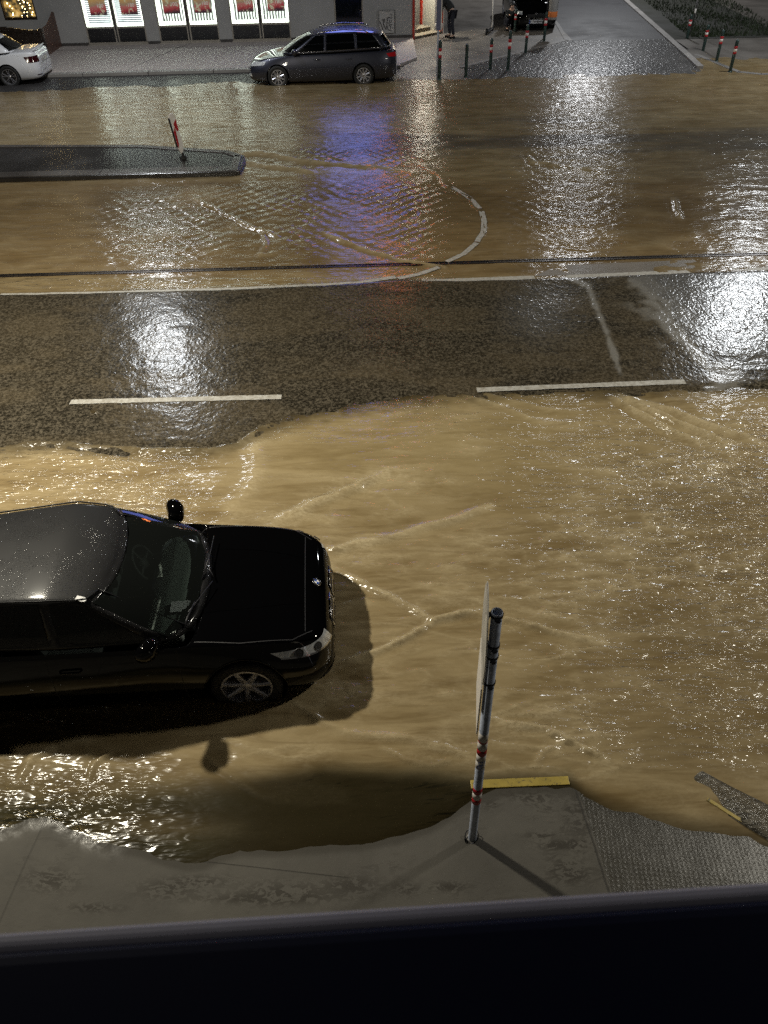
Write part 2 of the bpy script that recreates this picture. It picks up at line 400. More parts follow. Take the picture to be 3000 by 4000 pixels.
def water_attr(U, V, X, Y):
    lo = curve(U, BAND_LO); hi = curve(U, BAND_HI)
    wob = (fbm(X * 1.6, Y * 3, 3) - .5)
    e1 = V - lo + wob * 26
    op = np.where(V > 730, .12 + .86 * ss(-14, 46, e1 + (fbm(X * 8, Y * 12, 3) - .5) * 20), 1.0)
    # greyish thin film at the left between band and flood
    e2 = hi - V + wob * 10
    op = np.where(V <= 730, ss(-12, 8, e2) * .95, op)
    tram = ss(380, 420, V) * (1 - ss(580, 600, V))
    thin = ss(.42, .62, fbm(X * .55, Y * .9 + 4, 3))
    op = op * (1 - .22 * tram * thin)
    grey = ss(245, 262, V) * (1 - ss(330, 345, V)) * ss(620, 820, U)          # greyer water over the far tracks
    # shallow over the near pavement
    kerb_v = curve(U, [(-900, 1560), (0, 1640), (400, 1650), (700, 1632), (900, 1640), (1020, 1655), (1228, 1668), (1262, 1700), (1330, 1745), (1480, 1790), (1659, 1830), (2400, 1900)])
    sh = V - kerb_v + wob * 30
    op = op * (1 - ss(-12, 55, sh) * (.45 + .42 * ss(330, 600, U)))
    op = op * (1 - .5 * blob(U, V, 380, 1760, 140, 40))
    ns = curve(U, NEAR_SHORE)
    op = op * (1 - .55 * ss(-45, -4, V - ns))
    # markings show through
    for pts in ARCS: 
        d, s, t = polyd(U, V, pts, 1.6); op = op * (1 - .45 * np.exp(-(d / 5) ** 2))
    chop = .24 + 1.5 * ss(850, 1600, U) * ss(860, 980, V) * (1 - ss(1600, 1720, V)) + .5 * blob(U, V, 1315, 1580, 40, 26)
    chop = np.maximum(chop, (1 - ss(250, 620, U)) * ss(940, 980, V) * (1 - ss(1560, 1600, V)) * .9)
    chop = np.maximum(chop, 1.0 * blob(U, V, 1250, 360, 130, 190)); chop = np.maximum(chop, .22 * blob(U, V, 1600, 440, 200, 120))
    chop = np.maximum(chop, .8 * blob(U, V, 330, 520, 160, 70)); chop = np.maximum(chop, .8 * blob(U, V, 1000, 200, 160, 40))
    chop = np.maximum(chop, .55 * blob(U, V, 350, 220, 330, 60)); chop = np.maximum(chop, 1.1 * np.exp(-((U - 120) / 260) ** 2 - ((V - 1730) / 70) ** 4))
    chop = np.maximum(chop, .7 * blob(U, V, 740, 1480, 140, 80)); chop = np.where((V > 600) & (V < 960) & (U < 1250), np.maximum(chop, .6), chop)
    chop = chop * (1 - .9 * ss(1640, 1700, V) * ss(350, 520, U))
    foam_highlight = ss(.55, .75, fbm(X * 1.3 + 8, Y * 4.2, 4)) * .25 + crest_field(U, V, X, Y) * .42  # foam mask, also paints the light streaks along wave crests
    for pts, amp, w in RIDGES:
        d, s, t = polyd(U, V, pts); d = np.abs(d * s + 10 * (fbm(X * 2.2, Y * 2.2 + 5, 3) - .5)); foam_highlight = foam_highlight + amp * 92 * np.exp(-(d / (w * .7)) ** 2) * fbm(X * 6, Y * 12, 3)  # highlight of each ridge drawn as a paler line, with some foam
    foam_highlight += .5 * blob(U, V, 720, 1500, 120, 60) * ss(.45, .7, fbm(X * 6, Y * 9, 3))
    return np.clip(op, 0, 1), np.clip(chop * .7, 0, 1.15), np.clip(foam_highlight, 0, 1)
def water_attr3(U, V, X, Y):
    kerb_v = curve(U, [(-900, 1660), (0, 1700), (300, 1700), (560, 1665), (700, 1640), (900, 1645), (1020, 1655), (1228, 1664), (1262, 1700), (1330, 1745), (1480, 1790), (2400, 1900)])
    sh = ss(-14, 60, V - kerb_v + (fbm(X * 2, Y * 3, 3) - .5) * 30)
    sh = sh * (1 - .8 * blob(U, V, 340, 1780, 130, 30))
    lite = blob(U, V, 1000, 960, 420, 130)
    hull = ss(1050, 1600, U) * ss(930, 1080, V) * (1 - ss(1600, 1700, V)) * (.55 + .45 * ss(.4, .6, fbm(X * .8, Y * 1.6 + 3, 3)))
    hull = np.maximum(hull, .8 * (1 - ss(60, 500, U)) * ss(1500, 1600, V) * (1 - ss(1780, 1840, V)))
    return np.clip(sh, 0, 1), np.clip(lite, 0, 1), np.clip(hull, 0, 1)
def water_attr2(U, V, X, Y):
    cross = np.maximum(blob(U, V, 520, 470, 300, 90), blob(U, V, 860, 440, 150, 110))
    cross = cross * ss(388, 400, V) + .5 * blob(U, V, 1240, 440, 120, 60)
    cross = np.maximum(cross, .8 * blob(U, V, 720, 345, 220, 26) * (V < 400))
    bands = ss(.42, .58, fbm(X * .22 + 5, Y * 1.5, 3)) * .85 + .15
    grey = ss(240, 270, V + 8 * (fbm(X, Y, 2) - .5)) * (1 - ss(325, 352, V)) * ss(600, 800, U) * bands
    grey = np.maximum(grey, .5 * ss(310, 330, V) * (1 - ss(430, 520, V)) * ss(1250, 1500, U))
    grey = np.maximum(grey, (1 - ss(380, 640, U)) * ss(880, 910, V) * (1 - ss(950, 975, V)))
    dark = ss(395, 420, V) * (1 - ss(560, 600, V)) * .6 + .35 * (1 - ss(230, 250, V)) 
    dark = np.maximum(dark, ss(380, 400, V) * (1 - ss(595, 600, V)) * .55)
    return np.clip(cross, 0, 1), np.clip(grey, 0, 1), np.clip(dark, 0, 1)
ARCS = [[(0, 637), (200, 633), (500, 624), (700, 615), (780, 610), (855, 598)],
        [(860, 601), (905, 592), (948, 577)], [(965, 565), (1002, 548), (1030, 524)], [(1030, 522), (1044, 500), (1046, 478), (1040, 456)], [(1036, 450), (1022, 434), (1000, 418), (975, 403)]]

def water_mat():
    t = NT('muddy_flood_water')
    a1 = t.n('ShaderNodeAttribute', attribute_name='wa'); s1 = t.n('ShaderNodeSeparateColor', {0: (a1, 'Color')})
    a2 = t.n('ShaderNodeAttribute', attribute_name='wb'); s2 = t.n('ShaderNodeSeparateColor', {0: (a2, 'Color')})
    op, chop, foam_highlight = s1.outputs[0], s1.outputs[1], s1.outputs[2]
    cross, grey, dark = s2.outputs[0], s2.outputs[1], s2.outputs[2]
    # silt colour
    nA = t.noise(t.pos((.55, 1.5, 1)), 1.6, 5, .6, .8); nB = t.noise(t.pos((1, 3.4, 1)), 3.4, 6, .65, .6)
    base = t.mix(t.rng(nA, .3, .7, 0, 1), (.168, .120, .056), (.295, .230, .128))
    base = t.mix(t.rng(nB, .45, .75, 0, .35), base, (.32, .25, .135))
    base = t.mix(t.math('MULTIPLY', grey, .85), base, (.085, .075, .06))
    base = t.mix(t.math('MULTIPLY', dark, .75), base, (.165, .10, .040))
    a3 = t.n('ShaderNodeAttribute', attribute_name='wc'); s3 = t.n('ShaderNodeSeparateColor', {0: (a3, 'Color')})
    nC = t.noise(t.pos((.35, 2.6, 1), (0, 0, .08)), 2.6, 5, .65, 1.2)
    base = t.mix(t.rng(nC, .47, .66, 0, .6), base, (.125, .084, .036))
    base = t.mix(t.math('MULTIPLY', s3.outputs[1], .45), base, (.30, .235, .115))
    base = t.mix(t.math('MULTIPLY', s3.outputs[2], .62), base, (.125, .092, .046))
    base = t.mix(t.math('MULTIPLY', s3.outputs[0], .88), base, (.046, .046, .025))
    nF = t.noise(t.pos((1, 2.2, 1)), 22, 5, .7, .5)
    ff = t.math('MULTIPLY', foam_highlight, t.rng(nF, .35, .65, .25, 1.), clamp=True)
    base = t.mix(t.math('MULTIPLY', ff, .75), base, (.50, .42, .27))  # crest highlights and foam painted as paler water
    # ripples
    f1 = t.noise(t.pos((.75, 2.8, 1), (0, 0, .12)), 6.5, 1.5, .5, .7)
    f2 = t.noise(t.pos((.62, 2.0, 1), (0, 0, -.14)), 15, 1.5, .5, .5)
    f3 = t.noise(t.pos((1, 1.6, 1), (0, 0, .3)), 40, 1, .5, .3)
    # only the choppy patches break up the surface
    pm = t.rng(t.noise(t.pos((.8, 2.0, 1)), 1.9, 3, .6), .36, .56, .25, 1.25)
    amp = t.math('MULTIPLY', chop, pm)
    h = t.math('MULTIPLY', f1, .027)
    h = t.math('ADD', h, t.math('MULTIPLY', f2, .0085)); h = t.math('ADD', h, t.math('MULTIPLY', f3, .0003))
    h = t.math('MULTIPLY', h, t.math('ADD', t.math('MULTIPLY', amp, 1.7), .05))
    wv = []
    for rot in (.80, -.72):
        w = t.n('ShaderNodeTexWave', {'Vector': t.pos((1, 1, 1), (0, 0, rot)), 'Scale': 1.15, 'Distortion': 4.5, 'Detail': 3, 'Detail Scale': .8, 'Detail Roughness': .6})
        wv.append(t.math('MULTIPLY', w.outputs['Fac'], .017))
    cw = t.math('MULTIPLY', t.math('ADD', wv[0], wv[1]), t.math('MULTIPLY', cross, t.rng(t.noise(t.pos(), .9, 2), .4, .6, .25, 1)))
    h = t.math('ADD', h, cw)
    bp = t.n('ShaderNodeBump', {'Strength': 1.0, 'Distance': 1.0, 'Height': h})
    gn = t.n('ShaderNodeNewGeometry').outputs['Normal']
    vm = t.n('ShaderNodeVectorMath', operation='MULTIPLY'); t.i(vm, 0, gn); vm.inputs[1].default_value = (.5, .5, 1)
    nm = t.n('ShaderNodeVectorMath', operation='NORMALIZE'); t.i(nm, 0, vm)
    df = t.n('ShaderNodeBsdfDiffuse', {'Color': base, 'Normal': nm})
    tr = t.n('ShaderNodeBsdfTransparent', {'Color': (.62, .55, .38, 1)})
    m1 = t.n('ShaderNodeMixShader', {0: op, 1: tr, 2: df})
    yy = t.n('ShaderNodeSeparateXYZ', {0: t.n('ShaderNodeNewGeometry').outputs['Position']}).outputs[1]
    gl = t.n('ShaderNodeBsdfGlossy', {'Roughness': t.rng(yy, 6, 20, .16, .19), 'Normal': bp, 'Color': (1, 1, 1, 1)})
    fr = t.n('ShaderNodeFresnel', {'IOR': 1.36, 'Normal': bp})
    return t.fin(t.n('ShaderNodeMixShader', {0: fr, 1: m1, 2: gl}))
M['water'] = water_mat()

def road_z(U, V, X, Y):
    lo = curve(U, BAND_LO); hi = curve(U, BAND_HI)
    wob = (fbm(X * 1.6, Y * 3, 3) - .5) * 14 + (fbm(X * 8, Y * 12, 3) - .5) * 12
    z = np.full(U.shape, -.11)
    band = ss(-60, 8, lo + 2 - V + wob * 1.3) * ss(-8, 4, V - hi)
    z = z + band * .128
    z = np.where(V < hi - 4, -.024, z)
    z = np.where(V < 250, -.06, z)
    z += (fbm(X * 2, Y * 2, 3) - .5) * .010 * band + (fbm(X * 9, Y * 9, 3) - .5) * .006 * band
    return z
def road_attr(U, V, X, Y):
    wob = (fbm(X * 1.2, Y * 1.6, 4) - .5)
    # wet sheet at the right, trickles, silt film
    edge = curve(V, [(580, 1330), (640, 1400), (700, 1450), (760, 1520), (810, 1600), (850, 1700)])
    sheet = ss(-10, 25, U - edge + wob * 60) * (V < 800) * (1 - .9 * blob(U, V, 1600, 775, 130, 9))
    st1, _, _ = polyd(U, V, [(1225, 600), (1270, 620), (1285, 660), (1310, 720), (1340, 812)])
    st2, _, _ = polyd(U, V, [(1370, 610), (1430, 660), (1445, 700), (1500, 760), (1560, 830)])
    wf = (fbm(X * 7, Y * 7, 3) - .5)
    stream_glint = np.exp(-((st1 + wob * 16 + wf * 8) / 4.5) ** 2) + .9 * np.exp(-((st2 + wob * 34 + wf * 16) / 9) ** 2) + .5 * ss(.5, .7, fbm(X * 3, Y * 3, 3)) * np.exp(-((st2 - 22) / 26) ** 2)
    side = .55 * blob(U, V, 1160, 680, 70, 50)
    wet = np.clip(sheet + stream_glint + side, 0, 1)
    silt = np.clip(ss(.40, .62, fbm(X * .9, Y * 2.6, 4)) * .7 + .5 * blob(U, V, 860, 800, 300, 40) + .4 * blob(U, V, 60, 720, 200, 100) + .4 * blob(U, V, 900, 640, 90, 40), 0, 1)
    silt = silt * (1 - .8 * wet); silt = silt * .75 + .15
    return wet, silt, np.clip(stream_glint, 0, 1)
def road_mat():
    t = NT('wet_asphalt')
    a1 = t.n('ShaderNodeAttribute', attribute_name='ra'); s1 = t.n('ShaderNodeSeparateColor', {0: (a1, 'Color')})
    wet, silt = s1.outputs[0], s1.outputs[1]
    n1 = t.noise(t.pos(), 24, 3, .85); n2 = t.noise(t.pos((1, .75, 1), (0, 0, -.3)), 21, 1, .5, .3)
    vor = t.n('ShaderNodeTexVoronoi', {'Vector': t.pos(), 'Scale': 48})
    col = t.mix(t.rng(n1, .44, .64, 0, 1), (.007, .0065, .005), (.105, .090, .066))
    ns = t.noise(t.pos((1, 2.2, 1)), 34, 6, .75, .3)
    sf = t.math('MULTIPLY', silt, t.rng(ns, .38, .62, .05, .75))
    sf = t.math('MAXIMUM', sf, t.rng(ns, .60, .72, 0, .35))
    col = t.mix(sf, col, (.115, .090, .055))
    col = t.mix(t.math('MULTIPLY', s1.outputs[2], t.rng(ns, .35, .6, .3, 1.0), clamp=True), col, (.34, .32, .28))  # lamp glints on the trickles painted in as pale grey
    col = t.mix(t.math('MULTIPLY', wet, .6), col, (.13, .128, .125))  # glare on the wet sheet painted into the asphalt colour
    cr = t.n('ShaderNodeTexVoronoi', {'Vector': t.pos((1, 1, 1), (0, 0, .4)), 'Scale': .42}, feature='DISTANCE_TO_EDGE')
    ck = t.rng(t.math('ADD', cr.outputs['Distance'], t.math('MULTIPLY', t.math('SUBTRACT', t.noise(t.pos(), 3.5, 5, .7), .5), .10)), .002, .010, 1, 0)
    ck = t.math('MULTIPLY', ck, t.rng(t.noise(t.pos(), .6, 2), .48, .56, 0, 1))
    col = t.mix(t.math('MULTIPLY', ck, .3), col, (.006, .006, .005))
    h = t.math('ADD', t.math('MULTIPLY', vor.outputs['Distance'], .0003), t.math('MULTIPLY', n2, t.rng(wet, 0, 1, .0036, .0085)))
    h = t.math('ADD', h, t.math('MULTIPLY', n1, .0003))
    h = t.math('MULTIPLY', h, t.rng(wet, 0, 1, 1.0, .8))
    bp = t.n('ShaderNodeBump', {'Strength': 1.0, 'Distance': 1.0, 'Height': h})
    df = t.n('ShaderNodeBsdfDiffuse', {'Color': col, 'Normal': bp})
    gl = t.n('ShaderNodeBsdfGlossy', {'Roughness': .19, 'Normal': bp})
    fr = t.n('ShaderNodeFresnel', {'IOR': 1.33, 'Normal': bp})
    k = t.math('MULTIPLY', fr.outputs[0], t.rng(wet, 0, 1, .9, 2.6), clamp=True)
    return t.fin(t.n('ShaderNodeMixShader', {0: k, 1: df, 2: gl}))
M['road'] = road_mat()

cU = lambda lo, hi, step: np.concatenate([np.linspace(-7000, lo - 200, 14), np.arange(lo, hi, step), np.linspace(hi + 200, 8600, 14)])
def build_street():
    Vw = np.concatenate([np.linspace(112, 600, 190), np.linspace(602.5, 900, 90), np.linspace(903, 1930, 340)])
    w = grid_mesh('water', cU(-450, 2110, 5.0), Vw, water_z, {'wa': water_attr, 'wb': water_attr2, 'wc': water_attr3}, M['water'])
    Vr = np.concatenate([np.linspace(128, 560, 60), np.linspace(564, 1000, 175), np.linspace(1010, 1900, 36)])
    r = grid_mesh('road', cU(-450, 2110, 5.5), Vr, road_z, {'ra': road_attr}, M['road'])
    bm = bmesh.new(); vs = [bm.verts.new(p) for p in ((-160, -60, -.35), (160, -60, -.35), (160, 200, -.35), (-160, 200, -.35))]; bm.faces.new(vs)
    link('ground', bm, M['ground'])['kind'] = 'structure'
build_street()

# sky
w = bpy.data.worlds.new('World'); bpy.context.scene.world = w; w.use_nodes = True
nt = w.node_tree; bg = nt.nodes['Background']
sky = nt.nodes.new('ShaderNodeTexSky'); sky.sky_type = 'NISHITA'; sky.sun_disc = False
sky.sun_elevation = math.radians(-6); sky.sun_rotation = math.radians(200)
nt.links.new(sky.outputs[0], bg.inputs[0]); bg.inputs[1].default_value = .15

# ------------------------------------------------------------------ LAMPS (suspended on wires over the street; out of the picture, seen as reflections)
def street_lamp(x, y, z, power, col, r, label):
    t = empty('street_lamp', (x, y, z)); tag(t, label, 'street lamp')
    bm = bmesh.new(); lathe(bm, [(.001, .22), (.06, .21), (.09, .12), (.26, .03), (.30, 0), (.29, -.01), (.02, .01)], 24)
    link('lamp_housing', bm, M['frame_dark'], t, True)
    bm = bmesh.new(); tube(bm, [(-9, 0, .62), (-4, 0, .36), (0, 0, .24), (4, 0, .36), (9, 0, .62)], .006, 6)
    link('span_wire', bm, M['frame_dark'], t)
    l = bpy.data.lights.new('lamp_light', 'AREA'); l.shape = 'DISK'; l.size = r * 2; l.energy = power; l.color = col
    lo = bpy.data.objects.new('lamp_light', l); C.objects.link(lo); lo.parent = t; lo.location = (0, 0, -.03)
    return t
LAMP_A = street_lamp(-6.1, 8.1, 8.0, 1400, (1, .93, .76), .22, 'street lamp hung over the near lane on the left, reflected on the black car roof')
LAMP_B = street_lamp(10.2, 8.35, 8.0, 900, (1, .95, .82), .36, 'street lamp hung over the near lane on the right, glittering on the brown water')
LAMP_C = street_lamp(-7.6, 25.0, 8.2, 560, (.93, .97, 1), .26, 'cool white street lamp over the far lane on the left')
LAMP_D = street_lamp(13.6, 27.2, 8.2, 640, (.93, .97, 1), .38, 'cool white street lamp over the right end of the far lane')
LAMP_E = street_lamp(10.9, 44.5, 8.4, 1150, (.95, .97, 1), .42, 'street lamp hung in the side street, mirrored over the tram tracks')

# ------------------------------------------------------------------ ROAD MARKINGS
def paint_mat():
    t = NT('worn_white_paint'); v = t.pos()
    n = t.noise(v, 18, 5, .7); n2 = t.noise(v, 3, 3)
    col = t.mix(t.rng(n, .4, .62, 0, 1), (.42, .41, .38), (.26, .24, .20))
    return t.fin(t.n('ShaderNodeBsdfPrincipled', {'Base Color': col, 'Roughness': .45}))
M['marking'] = paint_mat()
def marking(name, pts, wd, z, label, nseg=26, seed=0, cat='road marking', group='white lines on the asphalt'):
    """ragged painted strip through chart points"""
    P = [G3(a, b, z) for a, b in pts]; L = [0]
    for i in range(1, len(P)): L.append(L[-1] + (P[i] - P[i - 1]).length)
    bm = bmesh.new(); prev = None; rr = random.Random(seed)
    for k in range(nseg + 1):
        s = L[-1] * k / nseg
        i = max(0, min(len(P) - 2, next((j for j in range(len(L) - 1) if L[j + 1] >= s - 1e-9), len(P) - 2)))
        f = (s - L[i]) / max(1e-9, L[i + 1] - L[i]); p = P[i].lerp(P[i + 1], f)
        d = (P[i + 1] - P[i]).normalized(); nrm = Vector((-d.y, d.x, 0))
        a = bm.verts.new(p + nrm * (wd / 2 + rr.uniform(-.006, .006))); b = bm.verts.new(p - nrm * (wd / 2 + rr.uniform(-.006, .006)))
        if prev: bm.faces.new((prev[0], prev[1], b, a))
        prev = (a, b)
    bmesh.ops.recalc_face_normals(bm, faces=bm.faces)
    o = link(name, bm, M['marking']); o['kind'] = 'structure'; return o
marking('lane_marking', [(152, 868), (608, 857)], .115, .0245, '', 30, 1)
marking('lane_marking', [(1030, 842), (1340, 829.5), (1480, 824)], .115, .0245, '', 26, 2)
for k, a in enumerate(ARCS): marking('edge_marking', a, .11, .011, '', 30, 5 + k)
marking('edge_marking', [(912, 609), (1155, 600)], .19, .004, '', 20, 9)
marking('edge_marking', [(1225, 598), (1500, 586)], .15, .004, '', 20, 10)
marking('edge_marking', [(1575, 583), (1750, 577)], .10, .004, '', 12, 11)

# tram rail standing proud of the water
M['rail'] = pbr('tram_rail_steel', (.06, .05, .045), .3, .8, bump=(30, .3))
M['slab'] = concrete('track_slab', (.13, .11, .085), var=.2, wet=.9)
bm = bmesh.new()
for off, wd, z in ((0, .055, .012), (.085, .025, .010)):
    a = []
    for k in range(61):
        x = -30 + k; y = SY(13.86, x) + off
        a.append((bm.verts.new((x, y - wd / 2, z)), bm.verts.new((x, y + wd / 2, z)), bm.verts.new((x, y - wd / 2, -.05)), bm.verts.new((x, y + wd / 2, -.05))))
    for k in range(60):
        p, q = a[k], a[k + 1]
        bm.faces.new((p[0], q[0], q[1], p[1])); bm.faces.new((p[2], q[2], q[0], p[0])); bm.faces.new((p[1], q[1], q[3], p[3]))
bmesh.ops.recalc_face_normals(bm, faces=bm.faces)
link('tram_rail', bm, M['rail'])['kind'] = 'structure'
bm = bmesh.new(); vs = [bm.verts.new((x, SY(13.915, x), .0065)) for x in (-30, 30)] + [bm.verts.new((x, SY(13.945, x), .0065)) for x in (30, -30)]
bm.faces.new(vs); link('rail_groove', bm, M['plastic'])['kind'] = 'structure'
# concrete strip right of the curve between rail and line
bm = bmesh.new(); q = [(1152, 597), (1205, 573), (1500, 561), (1530, 583)]
vs = [bm.verts.new(G3(a, b, .003)) for a, b in q]; bm.faces.new(vs); bmesh.ops.recalc_face_normals(bm, faces=bm.faces)
link('track_slab', bm, M['slab'])['kind'] = 'structure'

# ------------------------------------------------------------------ NEAR PAVEMENT
def walk_z(U, V, X, Y):
    ns = curve(U, NEAR_SHORE)
    ns = ns + (fbm(X * 6, Y * 6, 3) - .5) * 14
    d = V - ns
    z = np.where(d > 0, np.minimum(d * .0003, .03), d * .00038)
    z = np.maximum(z, -.05)
    kerb_v = curve(U, [(-900, 1560), (0, 1640), (400, 1650), (700, 1632), (900, 1640), (1020, 1655), (1228, 1662), (1270, 1640), (1480, 1640), (2400, 1700)])
    return np.where(V < kerb_v, -.16, z)
def walk_attr(U, V, X, Y):
    st = 0
    for x, y, rx, ry in ((360, 1925, 70, 22), (430, 1905, 60, 14), (610, 1932, 95, 26), (560, 1945, 120, 10), (765, 1916, 62, 24), (1155, 1722, 45, 20), (1100, 1712, 50, 10), (1165, 1808, 34, 10), (1230, 1890, 50, 28), (1215, 1830, 60, 10), (1058, 1738, 22, 14), (200, 1965, 60, 10), (110, 1905, 60, 26), (960, 1920, 40, 12), (880, 1925, 26, 14), (1260, 1760, 40, 60)):
        st = st + np.exp(-((U - x) / rx) ** 2 - ((V - y) / ry) ** 2)
    ns = curve(U, NEAR_SHORE)
    rim = (1 - ss(4, 22, V - ns)) * 1.0
    wetl = (1 - ss(0, 46, V - ns)) * (1 - ss(180, 300, U))
    return np.clip(st, 0, 1), np.clip(rim, 0, 1), np.clip(wetl, 0, 1)
def near_walk_mat():
    t = NT('near_pavement'); v = t.pos()
    n1 = t.noise(v, 1.1, 5, .6); n2 = t.noise(v, 9, 5, .65, .4); n3 = t.noise(v, 200, 2, .5); n4 = t.noise(t.pos((1, 2.6, 1), (0, 0, .12)), 6, 5, .7, 1.0)
    col = t.mix(t.rng(n1, .3, .7, 0, 1), (.048, .044, .037), (.080, .074, .062))
    at = t.n('ShaderNodeAttribute', attribute_name='pa'); sa = t.n('ShaderNodeSeparateColor', {0: (at, 'Color')})
    zone = t.math('ADD', t.rng(t.noise(v, 1.7, 2, .5), .50, .66, 0, .6), sa.outputs[0], clamp=True)
    n5 = t.noise(t.pos((.8, 1.3, 1)), 21, 3, .6, .6)
    mud = t.math('MAXIMUM', t.math('MULTIPLY', t.rng(n4, .53, .57, 0, 1), zone), t.math('MULTIPLY', t.rng(n5, .49, .53, 0, 1), sa.outputs[0]))
    rim = sa.outputs[1]; wl = sa.outputs[2]
    col = t.mix(t.math('MULTIPLY', mud, .92), col, (.022, .018, .012))
    col = t.mix(t.rng(n3, .62, .74, 0, .25), col, (.05, .045, .04))
    col = t.mix(t.math('MULTIPLY', rim, .85), col, (.028, .024, .017))
    sx = t.n('ShaderNodeSeparateXYZ', {0: t.n('ShaderNodeNewGeometry').outputs['Position']})
    X, Y = sx.outputs[0], sx.outputs[1]
    right = t.rng(t.math('SUBTRACT', X, t.math('MULTIPLY', t.math('SUBTRACT', 3.39, Y), .09)), 1.545, 1.56, 0, 1)
    # joint
    jd = t.math('ABSOLUTE', t.math('SUBTRACT', t.math('SUBTRACT', X, t.math('MULTIPLY', t.math('SUBTRACT', 3.39, Y), .09)), t.math('ADD', 1.535, t.math('MULTIPLY', t.math('SUBTRACT', n2, .5), .03))))
    jt = t.rng(jd, .004, .011, 1, 0)
    jd2 = t.math('ABSOLUTE', t.math('SUBTRACT', t.math('ADD', X, t.math('MULTIPLY', t.math('SUBTRACT', 3.2, Y), .10)), -2.80)); jt = t.math('MAXIMUM', jt, t.math('MULTIPLY', t.rng(jd2, .004, .009, 1, 0), .5))
    jd3 = t.math('ABSOLUTE', t.math('SUBTRACT', t.math('ADD', Y, t.math('MULTIPLY', X, .14)), 2.62)); m3 = t.math('MULTIPLY', t.rng(jd3, .002, .006, .8, 0), t.math('MULTIPLY', t.rng(X, -1.5, -1.45, 0, 1), t.rng(X, -.35, -.3, 1, 0)))
    jt = t.math('MAXIMUM', jt, m3)
    col = t.mix(t.math('MULTIPLY', jt, .8), col, (.02, .018, .015))
    wet = t.math('MULTIPLY', right, .75)
    col = t.mix(t.math('MULTIPLY', wet, t.rng(n2, .35, .65, .45, 1)), col, (.030, .028, .022))
    # dimpled warning paving to the right of the joint
    br = t.n('ShaderNodeTexWave', {'Vector': t.pos((1, 1, 1), (0, 0, .10)), 'Scale': 8.5, 'Distortion': 1.2, 'Detail': 2}); b2 = t.n('ShaderNodeTexWave', {'Vector': t.pos((1, 1, 1), (0, 0, PI / 2 + .10)), 'Scale': 8.5, 'Distortion': 1.2, 'Detail': 2})
    dim = t.math('MULTIPLY', t.math('MULTIPLY', br.outputs['Fac'], b2.outputs['Fac']), right)
    h = t.math('ADD', t.math('MULTIPLY', dim, t.rng(n1, .3, .7, .0003, .0022)), t.math('MULTIPLY', n3, .0016))
    h = t.math('ADD', h, t.math('MULTIPLY', n2, .004)); h = t.math('ADD', h, t.math('MULTIPLY', wl, t.math('MULTIPLY', t.noise(v, 38, 2), .009))); h = t.math('SUBTRACT', h, t.math('MULTIPLY', jt, .004))
    bp = t.n('ShaderNodeBump', {'Strength': .9, 'Distance': 1.0, 'Height': h})
    rough = t.math('SUBTRACT', t.rng(right, 0, 1, .8, .34), t.math('MULTIPLY', t.math('MULTIPLY', wl, t.rng(n2, .4, .6, .1, 1)), .66), clamp=True)
    return t.fin(t.n('ShaderNodeBsdfPrincipled', {'Base Color': col, 'Roughness': rough, 'Normal': bp}))
M['near_walk'] = near_walk_mat()
grid_mesh('pavement', cU(-450, 2110, 8.0), np.concatenate([np.linspace(1560, 2100, 110), np.linspace(2110, 3600, 30)]), walk_z, {'pa': walk_attr}, M['near_walk'])

# yellow painted kerb block
A0, A1 = G3(1018, 1703, .012), G3(1232, 1694, .012)
def strip(name, a, b, wd, z0, z1, mat, side=1, bev=.006):
    d = (b - a).normalized(); n = Vector((-d.y, d.x, 0)) * wd * side
    bm = bmesh.new(); prism(bm, [(a.x, a.y), (b.x, b.y), ((b + n).x, (b + n).y), ((a + n).x, (a + n).y)], z0, z1)
    if bev: bevel(bm, bev, 2)
    return link(name, bm, mat)
o = strip('painted_kerb', A0, A1, .078, -.14, .009, M['yellow'])
tag(o, 'yellow painted kerb stone behind the sign pole at the water edge', 'kerb stone')
# ramp kerb at the right with its yellow edge
P = [G3(1448, 1630, .02), G3(1500, 1652, .02), G3(1560, 1686, .02), G3(1659, 1738, .02), G3(1900, 1860, .02), G3(1900, 1950, .02), G3(1659, 1812, .02), G3(1600, 1776, .02), G3(1540, 1736, .02), G3(1484, 1694, .02), G3(1455, 1662, .02)]
bm = bmesh.new(); prism(bm, [(p.x, p.y) for p in P], -.14, .006)
bmesh.ops.triangulate(bm, faces=bm.faces); bmesh.ops.subdivide_edges(bm, edges=bm.edges[:], cuts=3, use_grid_fill=True)
for v in bm.verts:
    if v.co.z > 0: v.co.z = -.010 + (v.co.x - 2.45) * .045 + .006 * (float(vnoise(np.array([v.co.x * 9 + 40]), np.array([v.co.y * 9 + 40]))[0]) - .5)
def ramp_mat():
    t = NT('ramp_running_water'); n1 = t.noise(t.pos((1, 1, 1), (0, 0, .45)), 3, 4); v = t.pos((1, 3.2, 1), (0, 0, .52)); n2 = t.noise(v, 15, 4, .6, .8); n3 = t.noise(v, 34, 2, .5, .4)
    col = t.mix(t.rng(n2, .42, .66, 0, 1), (.05, .046, .038), (.19, .175, .145)); col = t.mix(t.rng(n1, .4, .65, 0, .6), col, (.10, .078, .045))
    h = t.math('ADD', t.math('MULTIPLY', n2, .010), t.math('MULTIPLY', n3, .003))
    bp = t.n('ShaderNodeBump', {'Strength': 1., 'Distance': 1., 'Height': h})
    df = t.n('ShaderNodeBsdfDiffuse', {'Color': col, 'Normal': bp}); gl = t.n('ShaderNodeBsdfGlossy', {'Roughness': .2, 'Normal': bp}); fr = t.n('ShaderNodeFresnel', {'IOR': 1.45, 'Normal': bp})
    return t.fin(t.n('ShaderNodeMixShader', {0: fr, 1: df, 2: gl}))
M['ramp'] = ramp_mat()
link('kerb_ramp', bm, M['ramp'], None, True)['kind'] = 'structure'
